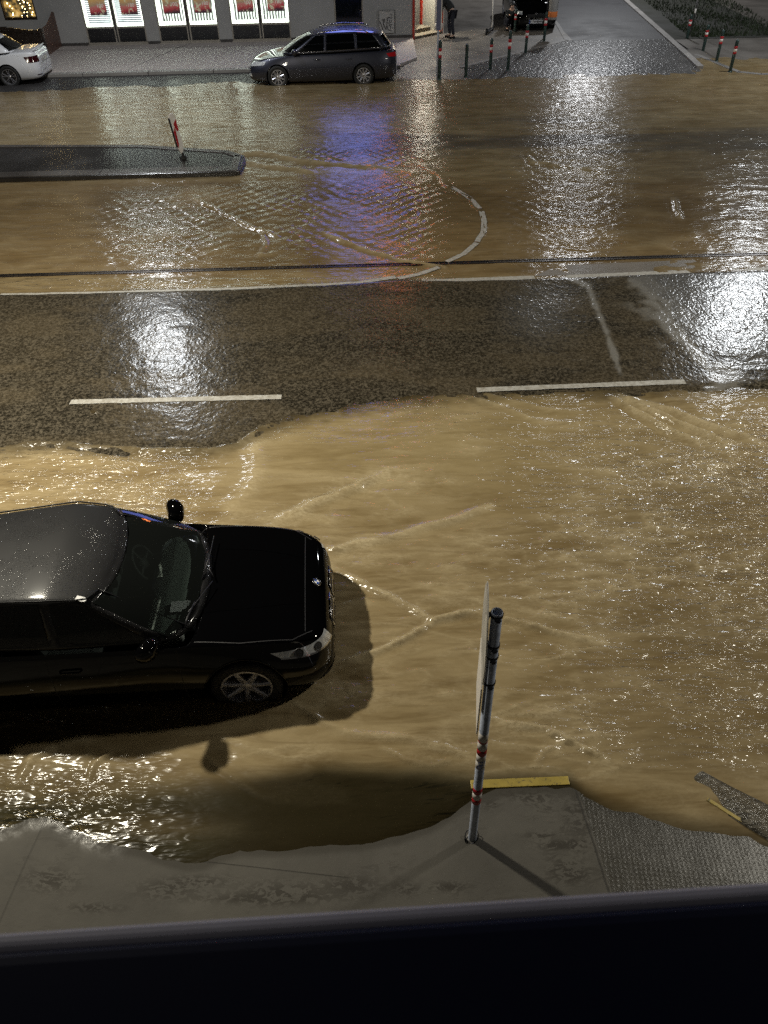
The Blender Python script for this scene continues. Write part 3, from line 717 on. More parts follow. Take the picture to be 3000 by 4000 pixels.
o = strip('painted_kerb', G3(1530, 1722, .01), G3(1900, 1956, .01), .03, -.1, .006, M['yellow'], -1, .002)
tag(o, 'yellow worn edge line on the wet kerb at the lower right', 'kerb stone')

# ------------------------------------------------------------------ WINDOW SILL of the room the photo is taken from, and its house wall
a, b = G3(0, 2010, 5.55), G3(1659, 1900, 5.55)
c, d_ = G3(0, 2062, 5.55), G3(1659, 1948, 5.55)
def ext(a, b, k=3.0): m = (a + b) / 2; return m + (a - m) * k, m + (b - m) * k
a, b = ext(a, b); c, d_ = ext(c, d_)
t = empty('window_sill', (0, 0, 0)); tag(t, 'dark metal window sill running across the bottom of the view', 'window sill')
bm = bmesh.new(); prism(bm, [(a.x, a.y), (b.x, b.y), (d_.x, d_.y - .002), (c.x, c.y - .002)][::1], 5.50, 5.55); bevel(bm, .006, 3)
link('sill_plate', bm, M['sill'], t)
bm = bmesh.new(); prism(bm, [(c.x, c.y), (d_.x, d_.y), (d_.x, d_.y - .35), (c.x, c.y - .35)], 5.40, 5.556); bevel(bm, .008, 3)
link('window_frame', bm, M['sill_in'], t)
o = boxobj('house_wall', (-14, 14, -.45, -.02, -.2, 5.38), pbr('house_render_dark', (.035, .033, .03), .9), bev=.01); tag(o, 'plain house wall below the window sill', 'wall')

# ------------------------------------------------------------------ SIGN POLE
pb = G3(1020, 1812, 0.012)
t = empty('sign_pole', pb); tag(t, 'tall grey steel sign pole with red and white bands on the near pavement', 'sign pole')
HP = 2.665
lean = Vector((-.012, -.0, 0))
def pp(z): return Vector((lean.x * z / HP, lean.y * z / HP, z))
bm = bmesh.new(); R0 = .033
n = 28; prof = [(R0, 0), (R0, HP), (R0 - .004, HP), (R0 - .004, HP - .35)]
rings = []
for r, z in prof:
    rings.append([bm.verts.new(pp(z) + Vector((r * math.cos(2 * PI * k / n), r * math.sin(2 * PI * k / n), 0))) for k in range(n)])
for i in range(3):
    for k in range(n): bm.faces.new((rings[i][k], rings[i][(k + 1) % n], rings[i + 1][(k + 1) % n], rings[i + 1][k]))
bm.faces.new(rings[3])
bmesh.ops.recalc_face_normals(bm, faces=bm.faces)
link('pole', bm, M['steel'], t, True)
def sleeve(name, z0, z1, mat, r=R0 + .0015):
    bm = bmesh.new(); lathe(bm, [(R0 - .001, z0), (r, z0 + .001), (r, z1 - .001), (R0 - .001, z1)], 28, M=Matrix.Translation(pp((z0 + z1) / 2) - Vector((0, 0, (z0 + z1) / 2))))
    return link(name, bm, mat, t, True)
def zpole(v, px=1045):         # height on the pole seen at chart row v
    lo_, hi_ = 0, HP + .2
    for _ in range(40):
        m = (lo_ + hi_) / 2; p = pb + pp(m)
        uu, vv = proj(p)
        if vv > v: lo_ = m
        else: hi_ = m
    return (lo_ + hi_) / 2
def proj(p):
    a = p.z - H; fw = p.y * math.cos(PT) - a * math.sin(PT); dn = -p.y * math.sin(PT) - a * math.cos(PT)
    u = F * p.x / fw; v = F * dn / fw
    return (1500 + u * math.cos(RL) + v * math.sin(RL)) / D, (2000 - u * math.sin(RL) + v * math.cos(RL)) / D
fv = lambda y: (2750 + y * .2713) / D
for n_, y1, y0, m in (('reflective_band', 395, 505, 'band_white'), ('reflective_band', 505, 525, 'band_red'), ('reflective_band', 525, 628, 'band_white'), ('reflective_band', 628, 700, 'band_red'), ('sticker', 700, 795, 'band_white'), ('sticker', 795, 895, 'band_white'),
                     ('reflective_band', 1190, 1255, 'band_red'), ('reflective_band', 1255, 1335, 'band_white'), ('reflective_band', 1335, 1400, 'band_red')):
    sleeve(n_, zpole(fv(y0)), zpole(fv(y1)), M[m])
# club sticker with blue disc
def curved(name, z, ang, w_, h_, mat, r, shape='disc'):
    bm = bmesh.new(); o_ = pp(z); cvt = bm.verts.new(o_ + Vector((r * math.cos(ang), r * math.sin(ang), z - o_.z)))
    ring = []
    for k in range(20):
        a = 2 * PI * k / 20; aa = ang + math.cos(a) * w_ / r
        ring.append(bm.verts.new(Vector((o_.x + r * math.cos(aa), o_.y + r * math.sin(aa), z + math.sin(a) * h_))))
    for k in range(20): bm.faces.new((cvt, ring[k], ring[(k + 1) % 20]))
    bmesh.ops.recalc_face_normals(bm, faces=bm.faces)
    return link(name, bm, mat, t)
zc1, zc2 = zpole(fv(800)), zpole(fv(855))
curved('sticker_print', zc1, -PI / 2 + .1, .028, .026, M['blue_ink'] if 'blue_ink' in M else M['blue'], R0 + .0030)
curved('sticker_print', zc2, -PI / 2 - .3, .024, .026, M['blue'], R0 + .0031)
curved('sticker_print', zc1 + .006, -PI / 2 - .15, .008, .014, M['band_white'], R0 + .0042)
curved('sticker_print', zc1 - .004, -PI / 2 + .45, .007, .011, M['band_white'], R0 + .0042)
for k in (-.45, -.2): curved('sticker_print', zc2, -PI / 2 + k, .0025, .013, M['band_white'], R0 + .0043)
# clamps holding the sign, on the left of the pole; sign is seen edge-on
zv = lambda y: zpole((2300 + y * .2260) / D)
for k, (yr, ) in enumerate(((440,), (960,), (1150,), (1600,))):
    z = zv(yr); bm = bmesh.new(); o_ = pp(z); o_.z = 0
    lathe(bm, [(R0, z - .009), (R0 + .005, z - .009), (R0 + .005, z + .009), (R0, z + .009)], 28, M=Matrix.Translation(o_))
    box(bm, o_.x - .012, o_.x + .012, -R0 - .03, -R0 - .002, z - .008, z + .008)
    tube(bm, [(o_.x - .02, -R0 - .018, z), (o_.x + .02, -R0 - .018, z)], .005, 8)
    sg = .05 if k < 1 else (.028 if k < 3 else .02)
    box(bm, o_.x - R0 - .028, o_.x - R0 + .004, -.012, .012, z - .008, z + .008)
    for s in (-1, 1):
        tube(bm, [(o_.x - R0 - .002, 0, z), (o_.x - R0 - .014, s * .022, z), (o_.x - R0 - .022 + s * sg * .11, s * sg, z), (o_.x - R0 - .022 + s * sg * .11 + s * .003, s * (sg + .03), z)], .004, 6)
    bmesh.ops.recalc_face_normals(bm, faces=bm.faces)
    link('clamp', bm, M['clamp'], t)
# plates: round upper sign and lower rectangular/rounded one, both thin and turned edge-on
sx = -R0 - .032
def sign_plate(cy, cz, ry, rz, x, kind, yaw=0.0):
    bm = bmesh.new(); nn = 48; f = []; g = []
    for k in range(nn):
        a = 2 * PI * k / nn; ca, sa = math.cos(a), math.sin(a)
        if kind == 'rect':
            m_ = max(abs(ca), abs(sa)); ca, sa = ca / m_ , sa / m_; ca = max(-.97, min(.97, ca)) if abs(sa) > .97 else ca
        f.append(bm.verts.new((x, cy + ry * ca, cz + rz * sa))); g.append(bm.verts.new((x - .003, cy + ry * ca, cz + rz * sa)))
    bm.faces.new(f); bm.faces.new(g[::-1])
    for k in range(nn): bm.faces.new((f[k], g[k], g[(k + 1) % nn], f[(k + 1) % nn]))
    bmesh.ops.recalc_face_normals(bm, faces=bm.faces)
    for v in bm.verts:
        dy = v.co.y; v.co.x += dy * math.tan(yaw)
    return bm
s = empty('traffic_sign', pb); tag(s, 'round traffic sign clamped to the near grey pole, seen edge-on', 'traffic sign')
zt = HP - .10
link('sign_plate', sign_plate(.02, 2.46, .30, .30, sx, 'disc', .11), M['sign_grey'], s)
link('sign_rim', sign_plate(.02, 2.46, .29, .29, sx - .005, 'disc', .11), M['sign_grey'], s)
s = empty('traffic_sign', pb); tag(s, 'long additional sign plate below the round sign on the near pole, seen edge-on', 'traffic sign')
link('sign_plate', sign_plate(0, 1.98, .21, .24, sx - .002, 'rect', .11), M['sign_grey'], s)
link('sign_face', sign_plate(0, 1.98, .20, .23, sx - .007, 'rect', .11), M['band_white'], s)
# loose wire loop and crumbled collar at the foot
bm = bmesh.new(); lp = []
for k in range(15):
    a = 2 * PI * k / 14; lp.append((.052 * math.cos(a) - .006, .05 * math.sin(a) + .004, .012 + .035 * (1 + math.sin(a * 1.0 + .6)) * .8))
tube(bm, lp, .004, 6); tube(bm, [(-.05, -.01, .02), (-.062, -.02, .045), (-.055, -.035, .02)], .006, 6)
link('wire_loop', bm, M['clamp'], t)
bm = bmesh.new(); lathe(bm, [(R0, .012), (R0 + .012, .01), (R0 + .018, .0), (R0 + .02, -.02)], 20); link('foot_collar', bm, M['kerb'], t, True)

# ------------------------------------------------------------------ CARS
def interp(x, tab, k):
    xs = [r[0] for r in tab]; return float(np.interp(x, xs, [r[k] for r in tab]))
def build_car(name, label, cat, loc, rz, S, hero=False):
    t = empty(name, loc, rz); tag(t, label, cat)
    paint = M[S['paint']]
    # --- lower body: stations rear -> front: x, z centre top, z shoulder, half width shoulder, half width max, z max, half width bottom, z bottom, sag(0/1 open cabin)
    bm = bmesh.new(); rows = []
    for (x, zc, zs, ws, wm, zm, wb, zb) in S['st']:
        half = [(0, zc), (.45 * ws, zc - .004), (.80 * ws, zc - .018 if zc > zs - .12 else zc), (ws * .97, zs if zc > zs - .12 else zs), (ws, zs - .015), (wm, zm), (wm * .995, (zm + zb) * .5), (wb, zb + .02), (wb * .9, zb), (0, zb)]
        pts = [(y, z) for y, z in half] + [(-y, z) for y, z in half[-2:0:-1]]
        rows.append([bm.verts.new((x, y, z)) for y, z in pts])
    n = len(rows[0])
    for i in range(len(rows) - 1):
        for k in range(n): bm.faces.new((rows[i][k], rows[i][(k + 1) % n], rows[i + 1][(k + 1) % n], rows[i + 1][k]))
    bm.faces.new(rows[0]); bm.faces.new(rows[-1][::-1])
    bmesh.ops.recalc_face_normals(bm, faces=bm.faces)
    # round the blunt nose and tail plan: handled by stations; soften by subdivision
    body = link('body', bm, paint, t, True)
    sb = body.modifiers.new('s', 'SUBSURF'); sb.levels = sb.render_levels = 2
    baked(body)
    # wheel arches
    cb = bmesh.new()
    for wx in (S['wf'], S['wr']):
        for s in (-1, 1):
            m = Matrix.Translation((wx, s * (S['hw'] - .12), S['wz'])) @ Matrix.Rotation(PI / 2, 4, 'X')
            bmesh.ops.create_cone(cb, cap_ends=True, segments=40, radius1=S['R'] + .045, radius2=S['R'] + .045, depth=.42, matrix=m)
    cut = link('cutter', cb, M['plastic'], t)
    bo = body.modifiers.new('b', 'BOOLEAN'); bo.object = cut; bo.operation = 'DIFFERENCE'; bo.solver = 'EXACT'
    body.data.materials.append(M['plastic'])
    baked(body); bpy.data.objects.remove(cut)
    body.data.set_sharp_from_angle(angle=math.radians(38))
    while len(body.data.materials) > 1: body.data.materials.pop(index=len(body.data.materials) - 1)
    tree = BVHTree.FromPolygons([v.co.copy() for v in body.data.vertices], [tuple(p.vertices) for p in body.data.polygons])
    # arch lips
    # --- greenhouse
    cols = S['gh']                      # (bx, by, tx, ty, tag)
    zb_, zt_ = S['zbelt'], S['zroof']
    def P(c, f):
        bx, by, tx, ty, _ = c
        zb = float(np.interp(bx, *zb_)); zt = float(np.interp(tx, *zt_))
        bow = .022 * math.sin(PI * f)
        x = bx + (tx - bx) * f; y = by + (ty - by) * f; z = zb + (zt - zb) * f
        nx = 1 if c[4] in ('ws', 'wsc') else 0
        if c[4][:2] == 'ws': z += .03 * math.sin(PI * f) ; x += .02 * math.sin(PI * f)
        else: y += bow * (1 if y > 0 else (-1 if y < 0 else 0))
        return Vector((x, y, z))
    fr = (0, .10, .93, 1.0)
    full = cols + [(c[0], -c[1], c[2], -c[3], c[4]) for c in reversed(cols[1:-1])] if abs(cols[0][1]) < 1e-6 else None
    nC = len(full)
    def subs(f0, f1, k=4): return [f0 + (f1 - f0) * j / k for j in range(k + 1)]
    levels = [0, .10] + subs(.10, .93, 5)[1:] + [1.0]
    pan = {}
    frame = bmesh.new()
    def quads(bm_, c0, c1, fs, off=0.0):
        A = [bm_.verts.new(P(c0, f)) for f in fs]; B = [bm_.verts.new(P(c1, f)) for f in fs]
        for j in range(len(fs) - 1): bm_.faces.new((A[j], B[j], B[j + 1], A[j + 1]))
    for i in range(nC):
        c0, c1 = full[i], full[(i + 1) % nC]
        # panel tag of the segment = tag of the column nearer the front on either side
        seg = c0[4] if i < len(cols) - 1 else c1[4]
        quads(frame, c0, c1, [0, .10]); quads(frame, c0, c1, [.93, 1.0])
        if seg == 'pil': quads(frame, c0, c1, subs(.10, .93, 5))
        else:
            key = (seg, 0 if seg in ('ws', 'rw') else (i if i < len(cols) - 1 else -i))
            g = pan.setdefault(key, bmesh.new()); quads(g, c0, c1, subs(.10, .93, 5))
    # roof strips
    prev = None
    for c in cols:
        if c[3] < .02 and c is not cols[0] and c is not cols[-1]: continue
        zt = float(np.interp(c[2], *zt_)); ln = []
        ty = max(c[3], .0)
        for f in (1, .93, .7, .4, 0, -.4, -.7, -.93, -1):
            ln.append(frame.verts.new((c[2], ty * f, zt + S['crown'] * (1 - f * f) * (ty / (S['hw'] * .65)) ** 1.0)))
        if prev:
            for j in range(8): frame.faces.new((prev[j], prev[j + 1], ln[j + 1], ln[j]))
        prev = ln
    bmesh.ops.remove_doubles(frame, verts=frame.verts, dist=.0015)
    bmesh.ops.recalc_face_normals(frame, faces=frame.faces)
    go = link('roof', frame, M[S.get('roofpaint', S['paint'])], t, True)
    m_ = go.modifiers.new('s', 'SUBSURF'); m_.levels = m_.render_levels = 1
    so = go.modifiers.new('t', 'SOLIDIFY'); so.thickness = .02; so.offset = -1
    baked(go)
    for (seg, _), g in pan.items():
        bmesh.ops.remove_doubles(g, verts=g.verts, dist=.001); bmesh.ops.recalc_face_normals(g, faces=g.faces)
        nm = {'ws': 'windscreen', 'rw': 'rear_window', 'sw': 'side_window'}[seg]
        gl = link(nm, g, M['glass'] if (hero and seg == 'ws') else M['glass_dark'], t, True)
        gl.data.polygons.foreach_set('use_smooth', [True] * len(gl.data.polygons))
    # --- wheels
    for wx, nmx in ((S['wf'], 'f'), (S['wr'], 'r')):
        for s in (-1, 1):
            wy = s * (S['hw'] - .035)
            R_, r_ = S['R'], S['rim']
            bm = bmesh.new()
            prof = [(r_, -.20), (R_ - .02, -.20), (R_, -.175), (R_, -.03), (R_ - .012, -.008), (R_ - .05, 0), (r_ + .006, -.006), (r_, -.02)]
            Mw = Matrix.Translation((wx, wy, S['wz'])) @ (Matrix.Identity(4) if s > 0 else Matrix.Rotation(PI, 4, 'Z'))
            lathe(bm, prof, 44, 'Y', Mw)
            wh = link('wheel', bm, M['rubber'], t, True)
            bm = bmesh.new()
            lathe(bm, [(r_ + .004, -.008), (r_ - .012, -.006), (r_ - .02, -.03), (r_ - .028, -.12), (.05, -.13)], 44, 'Y', Mw)
            ns = S['spokes']
            for k in range(ns):
                a = 2 * PI * k / ns + .3
                if S.get('twin') :
                    segs = [(a - .06, a - .20), (a + .06, a + .20)]; w0, w1 = .011, .013
                else: segs = [(a, a)]; w0, w1 = .032, .024
                for a0, a1 in segs:
                    p0 = Vector((math.cos(a0) * .035, 0, math.sin(a0) * .035)); p1 = Vector((math.cos(a1) * (r_ - .008), 0, math.sin(a1) * (r_ - .008)))
                    d = (p1 - p0).normalized(); nn = Vector((-d.z, 0, d.x))
                    vs = []
                    for p, w_, yo in ((p0, w0, -.028), (p0.lerp(p1, .55), (w0 + w1) * .42, -.014), (p1, w1, -.010)):
                        for sg, dy in ((-1, -.004), (-.5, .006), (.5, .006), (1, -.004), (1, -.03), (-1, -.03)):
                            vs.append(bm.verts.new(Mw @ (p + nn * w_ * sg + Vector((0, yo + dy, 0)))))
                    for q in range(2):
                        for j in range(6): bm.faces.new((vs[q * 6 + j], vs[q * 6 + (j + 1) % 6], vs[(q + 1) * 6 + (j + 1) % 6], vs[(q + 1) * 6 + j]))
            lathe(bm, [(.001, -.012), (.03, -.012), (.052, -.022), (.06, -.05)], 24, 'Y', Mw)
            bmesh.ops.recalc_face_normals(bm, faces=bm.faces)
            ri = link('rim', bm, M[S['alloy']], wh, False); ri.data.set_sharp_from_angle(angle=math.radians(30))
            bm = bmesh.new(); lathe(bm, [(.001, -.09), (r_ - .03, -.095)], 30, 'Y', Mw); link('brake_disc', bm, M['frame_dark'], wh)
            # wheel-well liner
            bm = bmesh.new(); lathe(bm, [(R_ + .04, -.015), (R_ + .043, -.36), (.02, -.37)], 36, 'Y', Mw); link('wheel_liner', bm, M['plastic'], t)
    # --- things laid on the body skin
    def hit(o, d):
        h = tree.ray_cast(Vector(o), Vector(d).normalized(), 8)
        return (h[0], h[1]) if h[0] is not None else (None, None)
    def skin(nm, mat, quad, direc, nu=8, nv=4, off=.004, parent=t, frameaxis='side'):
        """quad: four 3-D origins (bilinear); each grid point is thrown along direc onto the body"""
        bm = bmesh.new(); g = []
        for j in range(nv + 1):
            row = []
            for i in range(nu + 1):
                u, v = i / nu, j / nv
                o = (Vector(quad[0]) * (1 - u) + Vector(quad[1]) * u) * (1 - v) + (Vector(quad[3]) * (1 - u) + Vector(quad[2]) * u) * v
                p, nr = hit(o, direc)
                row.append(bm.verts.new(p + nr * off) if p is not None and abs(nr.dot(Vector(direc).normalized())) > .08 else None)
            g.append(row)
        for j in range(nv):
            for i in range(nu):
                q = (g[j][i], g[j][i + 1], g[j + 1][i + 1], g[j + 1][i])
                if all(v is not None for v in q): bm.faces.new(q)
        for v in [v for v in bm.verts if not v.link_faces]: bm.verts.remove(v)
        bmesh.ops.recalc_face_normals(bm, faces=bm.faces)
        if len(bm.faces) and sum(f.normal.dot(-Vector(direc)) for f in bm.faces) < 0: bmesh.ops.reverse_faces(bm, faces=bm.faces)
        return link(nm, bm, mat, parent, True)
    def seam(pts, direc, w_=.006, mat='ink', nm='panel_gap', off=.0015, seg=10, parent=t):
        bm = bmesh.new()
        for a, b in zip(pts[:-1], pts[1:]):
            a, b = Vector(a), Vector(b); prev = None; d = (b - a).normalized(); nn = d.cross(Vector(direc).normalized()).normalized() * w_ / 2
            for k in range(seg + 1):
                o = a.lerp(b, k / seg); p1, n1 = hit(o + nn, direc); p2, n2 = hit(o - nn, direc)
                if p1 is None or p2 is None:
                    if prev: break
                    continue
                cur = (bm.verts.new(p1 + n1 * off), bm.verts.new(p2 + n2 * off))
                if prev: bm.faces.new((prev[0], prev[1], cur[1], cur[0]))
                prev = cur
        return link(nm, bm, M[mat], parent)
    S['extras'](t, S, skin, seam, hit)
    # mirrors
    for s in (-1, 1):
        bm = bmesh.new(); mx, my, mz = S['mir']
        rings = []
        for f, sx_, sz_ in ((0, .10, .055), (.25, .11, .08), (.6, .125, .092), (.85, .11, .08), (1, .06, .05)):
            yy = my - .01 + .22 * f
            rings.append([bm.verts.new((mx - .05 * f * f + sx_ * (.75 * math.cos(a)), s * yy, mz + .03 * f + sz_ * math.sin(a))) for a in [2 * PI * k / 14 for k in range(14)]])
        for i in range(4):
            for k in range(14): bm.faces.new((rings[i][k], rings[i][(k + 1) % 14], rings[i + 1][(k + 1) % 14], rings[i + 1][k]))
        bm.faces.new(rings[0]); bm.faces.new(rings[-1])
        box(bm, mx - .02, mx + .04, min(s * (my - .06), s * (my + .05)), max(s * (my - .06), s * (my + .05)), mz - .05, mz - .02)
        bmesh.ops.recalc_face_normals(bm, faces=bm.faces)
        link('wing_mirror', bm, paint, t, True)
    return t, tree

def wheel_seams(seam, S, doors, s):
    for x, z0, z1 in doors: seam([(x, s * 2, z0), (x - .02, s * 2, z1)], (0, -s, 0))

# ---- black saloon in the foreground
def hero_extras(t, S, skin, seam, hit):
    for s in (-1, 1):
        # headlamps, swept back round the corner
        q = [(2.55, s * .50, .64), (2.10, s * 1.30, .70), (1.98, s * 1.38, .745), (2.44, s * .56, .70)]
        d = (-.62, -s * .78, -.05)
        hl = skin('headlight', M['lens'], [(2.86, s * 1.26, .585), (2.50, s * 1.66, .668), (2.46, s * 1.70, .725), (2.83, s * 1.30, .685)], (-.62, -s * .78, 0), 16, 6, .008)
        for k, (u, v, r) in enumerate(((.35, .45, .035), (.68, .5, .04))):
            a = Vector((2.86, s * 1.27, .632)).lerp(Vector((2.48, s * 1.68, .695)), u); p, n = hit(a, (-.62, -s * .78, 0))
            if p is not None:
                bm = bmesh.new(); mt_ = Matrix.Translation(p + n * .012) @ n.to_track_quat('Z', 'Y').to_matrix().to_4x4()
                lathe(bm, [(.001, .004), (r * .6, .006), (r, 0), (r * 1.08, .006), (r * 1.15, -.006)], 20, M=mt_); link('lamp_ring', bm, M['frame_dark'], hl, True)
        seam([(2.86, s * 1.26, .58), (2.50, s * 1.66, .664)], (-.62, -s * .78, 0), .014, 'chrome', 'headlight_trim', .010, 14, hl)
        # air intake
        skin('air_intake', M['plastic'], [(3, s * .45, .22), (3, s * .78, .24), (3, s * .76, .34), (3, s * .50, .30)], (-1, 0, 0), 6, 3, .004)
        # bonnet shut line and crease, door gaps, sill, handles
        seam([(1.02, s * .74, 3), (1.5, s * .765, 3), (1.95, s * .72, 3), (2.12, s * .60, 3)], (0, 0, -1), .007, off=.002)
        seam([(1.10, s * .42, 3), (1.6, s * .38, 3), (2.05, s * .30, 3)], (0, 0, -1), .004, 'paint_black', 'bonnet_crease', .004)
        for x in (.98, -.12, -1.12): seam([(x, s * 2, .28), (x - .02, s * 2, .86)], (0, -s, 0), .006)
        for x in (.05, -.98):
            p, n = hit((x, s * 2, .74), (0, -s, 0))
            if p is not None:
                bm = bmesh.new(); tube(bm, [p + Vector((-.09, 0, 0)), p + Vector((-.08, s * .025, 0)), p + Vector((.08, s * .025, .0)), p + Vector((.09, 0, 0))], .011, 8); link('door_handle', bm, M['paint_black'], t, True)
        # arch lips
        for wx in (S['wf'], S['wr']):
            bm = bmesh.new(); pts = []
            for k in range(15):
                a = PI * (.04 + .92 * k / 14); rr = S['R'] + .052
                p, n = hit((wx + rr * math.cos(a), s * 2, S['wz'] + rr * math.sin(a)), (0, -s, 0))
                if p is not None: pts.append(p + n * .001)
            if len(pts) > 2: tube(bm, pts, .008, 6)
            link('arch_lip', bm, M['paint_black'], t, True)
        # bright roof rail strip
        bm = bmesh.new(); cols = S['gh']
        pts = []
        for c in cols[2:]:
            if c[3] > .3: pts.append((c[2], s * (c[3] + .004), float(np.interp(c[2], *S['zroof'])) + .004))
        tube(bm, pts, .008, 8); link('roof_strip', bm, M['plastic'], t, True)
        c = cols[2]
        bm = bmesh.new()
        pts = [(c[0] + (c[2] - c[0]) * f + .01, s * (c[1] + (c[3] - c[1]) * f + .012), float(np.interp(c[0], *S['zbelt'])) * (1 - f) + float(np.interp(c[2], *S['zroof'])) * f + .008) for f in np.linspace(0.02, 1, 12)]
        tube(bm, pts, .006, 8); link('windscreen_trim', bm, M['plastic'], t, True)
    # nose panel seam + kidney grilles
    seam([(2.06, y, 3) for y in (-.62, -.3, 0, .3, .62)], (0, 0, -1), .007, off=.002)
    for s in (-1, 1):
        g = skin('grille', M['plastic'], [(3, s * .05, .44), (3, s * .30, .46), (3, s * .33, .60), (3, s * .05, .62)], (-1, 0, 0), 8, 4, .006)
        bm = bmesh.new()
        ring = []
        for (y, z) in ((.04, .43), (.30, .45), (.35, .53), (.34, .61), (.05, .63), (.03, .53), (.04, .43)):
            p, n = hit((3, s * y, z), (-1, 0, 0))
            if p is not None: ring.append(p + n * .008)
        tube(bm, ring, .008, 6)
        for k in range(7):
            y = .07 + .036 * k
            a, n1 = hit((3, s * y, .45), (-1, 0, 0)); b, n2 = hit((3, s * y, .61), (-1, 0, 0))
            if a is not None and b is not None: tube(bm, [a + n1 * .014, b + n2 * .014], .005, 5)
        link('grille_bars', bm, M['chrome'], g, True)
    skin('plate', M['plate'], [(3, -.26, .30), (3, .26, .30), (3, .26, .41), (3, -.26, .41)], (-1, 0, 0), 6, 2, .012)
    bm = bmesh.new(); Mx = Matrix.Translation((.24, -.60, 1.338)) @ Matrix.Rotation(-.25, 4, 'Z') @ Matrix.Rotation(.16, 4, 'Y')
    lathe(bm, [(.001, .006), (.024, .006), (.026, 0)], 20, M=Mx @ Matrix.Translation((.02, 0, 0))); box(bm, -.045, .02, -.026, .026, 0, .006, Mx)
    tg = link('roof_tag', bm, M['white'], t); bm = bmesh.new(); lathe(bm, [(.001, .008), (.009, .008), (.009, .005)], 14, M=Mx @ Matrix.Translation((.022, 0, 0))); link('tag_dot', bm, M['frame_dark'], tg)
    # bonnet badge: plain roundel quartered blue and white
    p, n = hit((2.165, 0, 3), (0, 0, -1))
    q = n.to_track_quat('Z', 'Y').to_matrix().to_4x4(); mt_ = Matrix.Translation(p + n * .003) @ q
    bm = bmesh.new(); lathe(bm, [(.001, .003), (.040, .004), (.043, .001)], 28, M=mt_); bd = link('badge', bm, M['ink'], t, True)
    bm = bmesh.new(); lathe(bm, [(.040, .0045), (.0445, .0055), (.046, 0)], 28, M=mt_); link('badge_ring', bm, M['chrome'], bd, True)
    for k in range(4):
        bm = bmesh.new(); c0 = bm.verts.new(mt_ @ Vector((0, 0, .006))); pv = []
        for j in range(7):
            a = PI / 2 * (k + j / 6); pv.append(bm.verts.new(mt_ @ Vector((.027 * math.cos(a), .027 * math.sin(a), .006))))
        for j in range(6): bm.faces.new((c0, pv[j], pv[j + 1]))
        link('badge_quarter', bm, M['white'] if k % 2 else M['blue'], bd)
    # wipers
    for y0, y1, x0, x1 in ((.52, -.06, 1.18, 1.12), (-.10, -.66, 1.22, .93)):
        bm = bmesh.new()
        a = Vector((1.27, (y0 + y1) / 2 - .25 if y0 > 0 else y1 + .1, .90)); b = Vector(((x0 + x1) / 2, (y0 + y1) / 2, .945))
        p0, p1 = Vector((x0, y0, .945)), Vector((x1, y1, .94))
        tube(bm, [p0, p0.lerp(p1, .5) + Vector((.015, 0, .01)), p1], .006, 6)
        tube(bm, [p0.lerp(p1, .45) + Vector((0, 0, .012)), p0.lerp(p1, .8) + Vector((.05, 0, .01)), p1 + Vector((.10, .03, -.01))], .008, 6)
        link('wiper', bm, M['clamp'], t, True)
    # cowl
    boxobj('cowl', (1.03, 1.10, -.60, .60, .78, .855), M['plastic'], t, .01)
    # interior
    bm = bmesh.new()
    pr = [(1.00, .84), (.95, .87), (.80, .86), (.64, .80), (.62, .55), (1.0, .5)]
    A = [bm.verts.new((x, -.66, z)) for x, z in pr]; B = [bm.verts.new((x, .66, z)) for x, z in pr]
    for i in range(len(pr)): bm.faces.new((A[i], B[i], B[(i + 1) % len(pr)], A[(i + 1) % len(pr)]))
    bm.faces.new(A[::-1]); bm.faces.new(B); bmesh.ops.recalc_face_normals(bm, faces=bm.faces); bevel(bm, .025, 3)
    link('dashboard', bm, M['dash'], t, True)
    boxobj('cabin_floor', (-1.2, 1.15, -.74, .74, .30, .40), M['dark_int'], t)
    for s in (-1, 1):
        st = boxobj('seat', (-.35, .20, s * .36 - .24, s * .36 + .24, .40, .60), M['seat'], t, .06)
        Mx = Matrix.Translation((-.32, s * .36, .58)) @ Matrix.Rotation(math.radians(-16), 4, 'Y')
        boxobj('seat_back', (-.07, .07, -.23, .23, 0, .56), M['seat'], st, .05, Mx)
        boxobj('head_rest', (-.05, .05, -.12, .12, .58, .75), M['seat'], st, .03, Mx)
        
        for yy in (-.06, .06): bm = bmesh.new(); tube(bm, [Mx @ Vector((0, yy, .54)), Mx @ Vector((0, yy, .62))], .007, 6); link('seat_post', bm, M['chrome'], st)
    boxobj('rear_bench', (-1.15, -.75, -.62, .62, .40, .62), M['seat'], t, .05)
    bm = bmesh.new(); pts = []
    Mx = Matrix.Translation((.50, .36, .80)) @ Matrix.Rotation(math.radians(62), 4, 'Y')
    for k in range(25): a = 2 * PI * k / 24; pts.append(Mx @ Vector((.18 * math.cos(a), .18 * math.sin(a), 0)))
    tube(bm, pts, .015, 8)
    for a in (0, PI, PI * 1.5): tube(bm, [Mx @ Vector((0, 0, -.01)), Mx @ Vector((.18 * math.sin(a), .18 * math.cos(a), 0))], .016, 6)
    lathe(bm, [(.001, .01), (.05, .01), (.06, -.03)], 16, M=Mx)
    link('steering_wheel', bm, M['dark_int'], t, True)
    boxobj('dash_papers', (.86, 1.03, -.40, -.27, .888, .893), M['paper'], t, 0)
    bm = bmesh.new(); lathe(bm, [(.001, 0), (.09, 0), (.10, -.01)], 24, M=Matrix.Translation((.93, -.62, .892)) @ Matrix.Scale(.45, 4, (1, 0, 0))); link('air_vent', bm, M['dark_int'], t)
    bm = bmesh.new(); box(bm, .66, .69, -.14, .14, .80, .93); bevel(bm, .01); link('centre_screen', bm, M['pane_dark'], t)
    bm = bmesh.new(); box(bm, .42, .45, -.12, .12, 1.15, 1.21); bevel(bm, .01); link('rear_view_mirror', bm, M['dark_int'], t)

